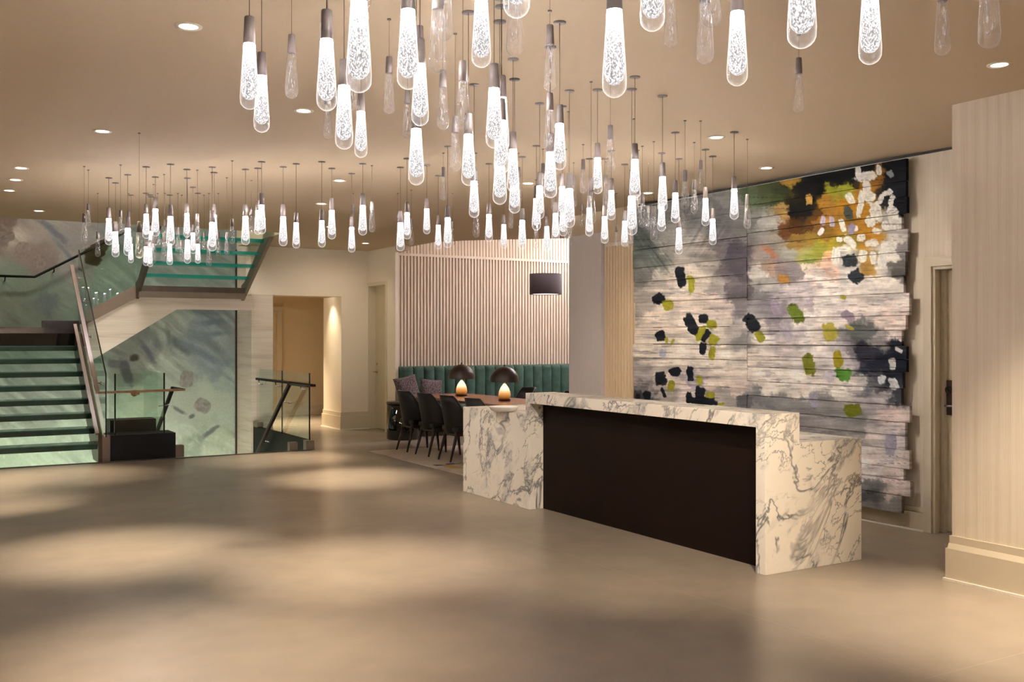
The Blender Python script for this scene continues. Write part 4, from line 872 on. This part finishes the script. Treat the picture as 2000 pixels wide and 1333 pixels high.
# cove light strip on the hidden upper face of the alcove ceiling edge
mb = MB(); mb.bar((8.0, 13.9, CEIL+0.30), (10.2, 11.9, CEIL+0.30), 0.05, 0.03); mb.box((10.75, 12.6, 3.5), (10.88, 15.6, 3.56)); cl = solo('cove_light', mb, 'cove_led', 'cool white cove light strip above the alcove ceiling edge', 'cove light', (9.1, 12.9, CEIL+0.3))
# ------------------------------------------------------------------ glass drop pendants
LIT, UNL = 0.345, 0.28
# (column, cap top row, drop tip row, lit, row of the ceiling canopy when seen)
PEND = [(487,33,214,1,0),(511,103,259,1,0),(569.5,68,193,0,0),(640,-3,117,0,0),(638,20,217,1,0),(640,176,273,0,0),(672,117,292,1,0),(688,100,216,0,0),(705,181,308,1,0),(701,-71,181,1,0),(710,-140,17,0,0),(760,111,223,0,0),(797,-44,175,1,0),(819.5,51,185,0,0),(820.5,76,246,1,0),(796,174,271,0,0),(813,207,362,1,0),(855,-33,143,0,0),(867,-96,80,0,0),(865,137,254,0,0),(866,255,320,0,0),(889,228,335,0,0),(904,119,256,0,0),(915,222,363,1,0),(940,-60,132,1,0),
(1009,-228,35,1,0),(1005,-59,111,0,0),(1074,49,178,0,0),(1074,182,297,0,0),(1093,205,332,1,43),(1200,-50,191,1,0),(1274,-186,61,1,0),(1310,-75,62,0,0),(965,125,290,1,0),(980,148,295,1,0),(1002,258,375,1,115),(1013,266,331,0,0),(1139,283,351,0,0),(1167,280,379,1,175),(1192,245,337,0,0),(1240,281,388,1,150),(1294,318,414,1,187),(1292,372,452,1,0),
(979,193,340,1,0),(976,263,400,1,0),(1005,305,417,1,0),(998,392,447,0,0),(926,325,425.6,1,165),(930,400,465,0,0),(1075,261,387,1,0),(1083,280,353.6,0,0),(1082,350,411,0,0),(1054,337,428,1,202),(1047.5,363,450,1,285),(1047,430,485.6,0,0),(1060.5,304,372,0,0),(1098,340,425,1,208),(1112,338,445,1,0),(1120.5,322,383.6,0,0),(1100,380,461.6,1,0),(1110,400,479.6,0,0),(1085,395,471,1,0),(955,397,472.5,1,320),(984,419.6,485.6,1,0),(1020,407.6,487,1,0),(1068,423,491.6,1,0),(856,421,487,1,343),(874.5,401.6,484.5,1,0),(884,433,479.6,0,0),(1181,401.6,476,1,310),(1194,349,430.4,1,295),(1183,331,393,0,0),(1154.5,347.6,437.6,0,0),(1151,384,461.6,1,0),(1137,397,441,0,0),
(1238,330,407,0,0),(1234,352,459.7,1,0),(1220,412,482,1,321),(1232,420,479,0,0),(1247,360,426,0,0),(1254.5,377.6,445,0,0),(1266,402,448.5,0,319),(1277,403,472,0,0),(1319,353,436,1,259),(1326,425,497,1,310),(1335.5,402,448.5,0,0),(1338,332.6,409,0,0),(1356,351.7,417,0,278),(1368.5,313.4,373,0,236),(1378,366,441.7,1,292),(1392,407,479,1,305.6),(1434,345,429,1,258),(1459.5,380,447,0,272),(1204,441.7,482,0,0),
(1377,-45,125.4,0,0),(1388.5,-145,54,0,0),(1440,-36,168,1,0),(1566,-190,94.6,1,0),(1560,96,202.5,0,0),(1699.5,-94,126,1,0),(1841,-40,109,0,0),(1932,-115,95,0,0),
(164.7,417,477.3,0,0),(172.5,398,442,0,332),(191,453,501.6,0,0),(212.5,406,479,1,347.5),(225.5,433,502.5,1,357.3),(235.5,410.7,456.6,0,322),(249.5,424,500,1,341.4),(251.5,413,456,0,0),(255.5,462,514,1,0),(272,433,505,0,0),(285.5,399,466.5,1,326),(303.5,386.4,462,1,346),(308,430,480,0,0),(295,436,492.6,1,0),(285,467,519.6,1,0),(293,470,521.5,1,0),(300,460,514,0,0),(322,430,480,0,0),(333,400,480,1,321),(320.5,455,512.5,0,0),(331.5,460,518,1,0),(347.5,444,493.5,0,0),(355,470,514,0,0),(365,398,464,1,331),(366,450,515,1,348),(377,438.6,496,1,366),(385.5,418,477,0,0),(386.5,462,515,1,381),(398.5,453,488,0,0),(414.5,411.6,491,1,326.6),(418,399,470,1,337),(408,470,520.6,0,0),(426.5,454,500,0,0),(443,454,498,0,347),(453.5,428,476.5,0,314),(479.4,400,479,1,331),
(491,404.6,460,0,0),(511,377.6,457.5,1,316),(503.5,392,458.6,1,328.6),(553,400,481,1,326),(578.5,415,485.6,1,320),(628.5,410,483.4,1,316),(648,387.8,467.6,1,329),(690,386.6,437,0,0),(687,424,493.5,1,338.6),(708.5,377.6,460,1,320),(726.5,393.4,454,0,0),(782,412.5,491,1,327),(777,414,458,0,0),(795,394.5,467.6,1,310),(803.5,428,480,0,0),(833.5,387.8,457.5,1,322.5)]
def drop_meshes(Lt, lit):
    R = 0.100*Lt
    cz = 0.29*Lt
    cap = MB().lathe([(0.05*Lt, 0), (0.054*Lt, -0.004), (0.066*Lt, -cz), (0.060*Lt, -cz-0.001)], (0, 0, 0), 18).mesh('cap'); cap.materials.append(M['nickel'])
    prof = [(0.062*Lt, -cz+0.004), (0.066*Lt, -cz-0.02*Lt), (0.078*Lt, -0.5*Lt), (0.092*Lt, -0.72*Lt), (R, -0.86*Lt)]
    for a in (15, 32, 50, 68, 82): prof.append((R*math.cos(math.radians(a)), -0.90*Lt-R*math.sin(math.radians(a))*1.0))
    prof.append((0.0015, -Lt))
    gl = MB().lathe(prof, (0, 0, 0), 20).mesh('glass_drop')
    cp = [(0.058*Lt, -cz-0.002), (0.063*Lt, -cz-0.02*Lt), (0.0745*Lt, -0.5*Lt), (0.086*Lt, -0.70*Lt), (0.088*Lt, -0.78*Lt), (0.076*Lt, -0.845*Lt), (0.045*Lt, -0.885*Lt), (0.002, -0.90*Lt)]
    if not lit: cp = [(a*0.62, -cz+(b+cz)*0.97) for a, b in cp]
    core = MB().lathe(cp, (0, 0, 0), 16).mesh('bubble_core')
    if lit: gl.materials.append(M['shell']); core.materials.append(M['core'])
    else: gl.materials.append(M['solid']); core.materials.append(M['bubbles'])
    cr = 0.032 if lit else 0.010
    cn = MB().lathe([(cr, -0.006), (cr, 0.0)], (0, 0, 0), 20).mesh('canopy'); cn.materials.append(M['nickel'])
    cb = MB().lathe([(0.0016 if lit else 0.0010, 0), (0.0016 if lit else 0.0010, 1)], (0, 0, 0), 6).mesh('cable'); cb.materials.append(M['dark_metal'])
    return cap, gl, core, cn, cb
DM = {1: drop_meshes(LIT, True), 0: drop_meshes(UNL, False)}
ONE = ['', 'first', 'second', 'third', 'fourth', 'fifth', 'sixth', 'seventh', 'eighth', 'ninth', 'tenth', 'eleventh', 'twelfth', 'thirteenth', 'fourteenth', 'fifteenth', 'sixteenth', 'seventeenth', 'eighteenth', 'nineteenth']
def ordinal(n):
    if n < 20: return ONE[n]
    if n % 10 == 0: return {2: 'twentieth', 3: 'thirtieth', 4: 'fortieth'}[n//10]
    return {2: 'twenty', 3: 'thirty', 4: 'forty'}[n//10]+'-'+ONE[n % 10]
def zone(p):
    if p[1] < 0: return 'cut off by the top edge'
    if p[0] < 470: return 'before the staircase'
    if p[2] < 330: return 'among the big middle ones'
    if p[0] < 900: return 'among small ones before the passage'
    return 'among small ones above the desk'
counts = {}; TAKEN = []
for p in sorted(PEND, key=lambda p: p[0]):
    pxx, y0, y1, lit, yc = p; ln = y1-y0; L0 = LIT if lit else UNL
    z = (CEIL-H)*F/(CY-yc) if yc else L0*F/ln
    z = min(z, 10.8)
    while any(abs(pxx-a)*z/F < 0.075 and abs(z-b) < 0.085 for a, b, c, d in TAKEN): z *= 1.012
    TAKEN.append((pxx, z, y0, y1))
    s = ln*z/F/L0; topz = H+(CY-y0)*z/F
    if topz > CEIL-0.12: topz = CEIL-0.12
    key = (lit, zone(p)); counts[key] = counts.get(key, 0)+1
    lab = ('lit bubbled glass drop pendant, ' if lit else 'unlit clear glass drop pendant, ')+ordinal(counts[key])+' from left '+key[1]
    q = world_pt(pxx, z, topz)
    r = thing('glass_drop_pendant', lab, 'pendant lamp', tuple(q), 'glass drop pendants of the ceiling installation'); r.scale = (s, s, s)
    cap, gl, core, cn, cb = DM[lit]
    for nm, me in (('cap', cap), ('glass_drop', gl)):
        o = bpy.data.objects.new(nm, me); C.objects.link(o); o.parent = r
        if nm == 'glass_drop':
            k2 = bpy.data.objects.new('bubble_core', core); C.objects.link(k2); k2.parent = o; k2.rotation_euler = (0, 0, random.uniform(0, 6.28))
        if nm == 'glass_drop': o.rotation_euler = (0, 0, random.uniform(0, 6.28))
    dl_ = (CEIL-topz)/s
    o = bpy.data.objects.new('canopy', cn); C.objects.link(o); o.parent = r; o.location = (0, 0, dl_); o.scale = (1/s, 1/s, 1/s)
    o = bpy.data.objects.new('cable', cb); C.objects.link(o); o.parent = r; o.scale = (1/s, 1/s, dl_)
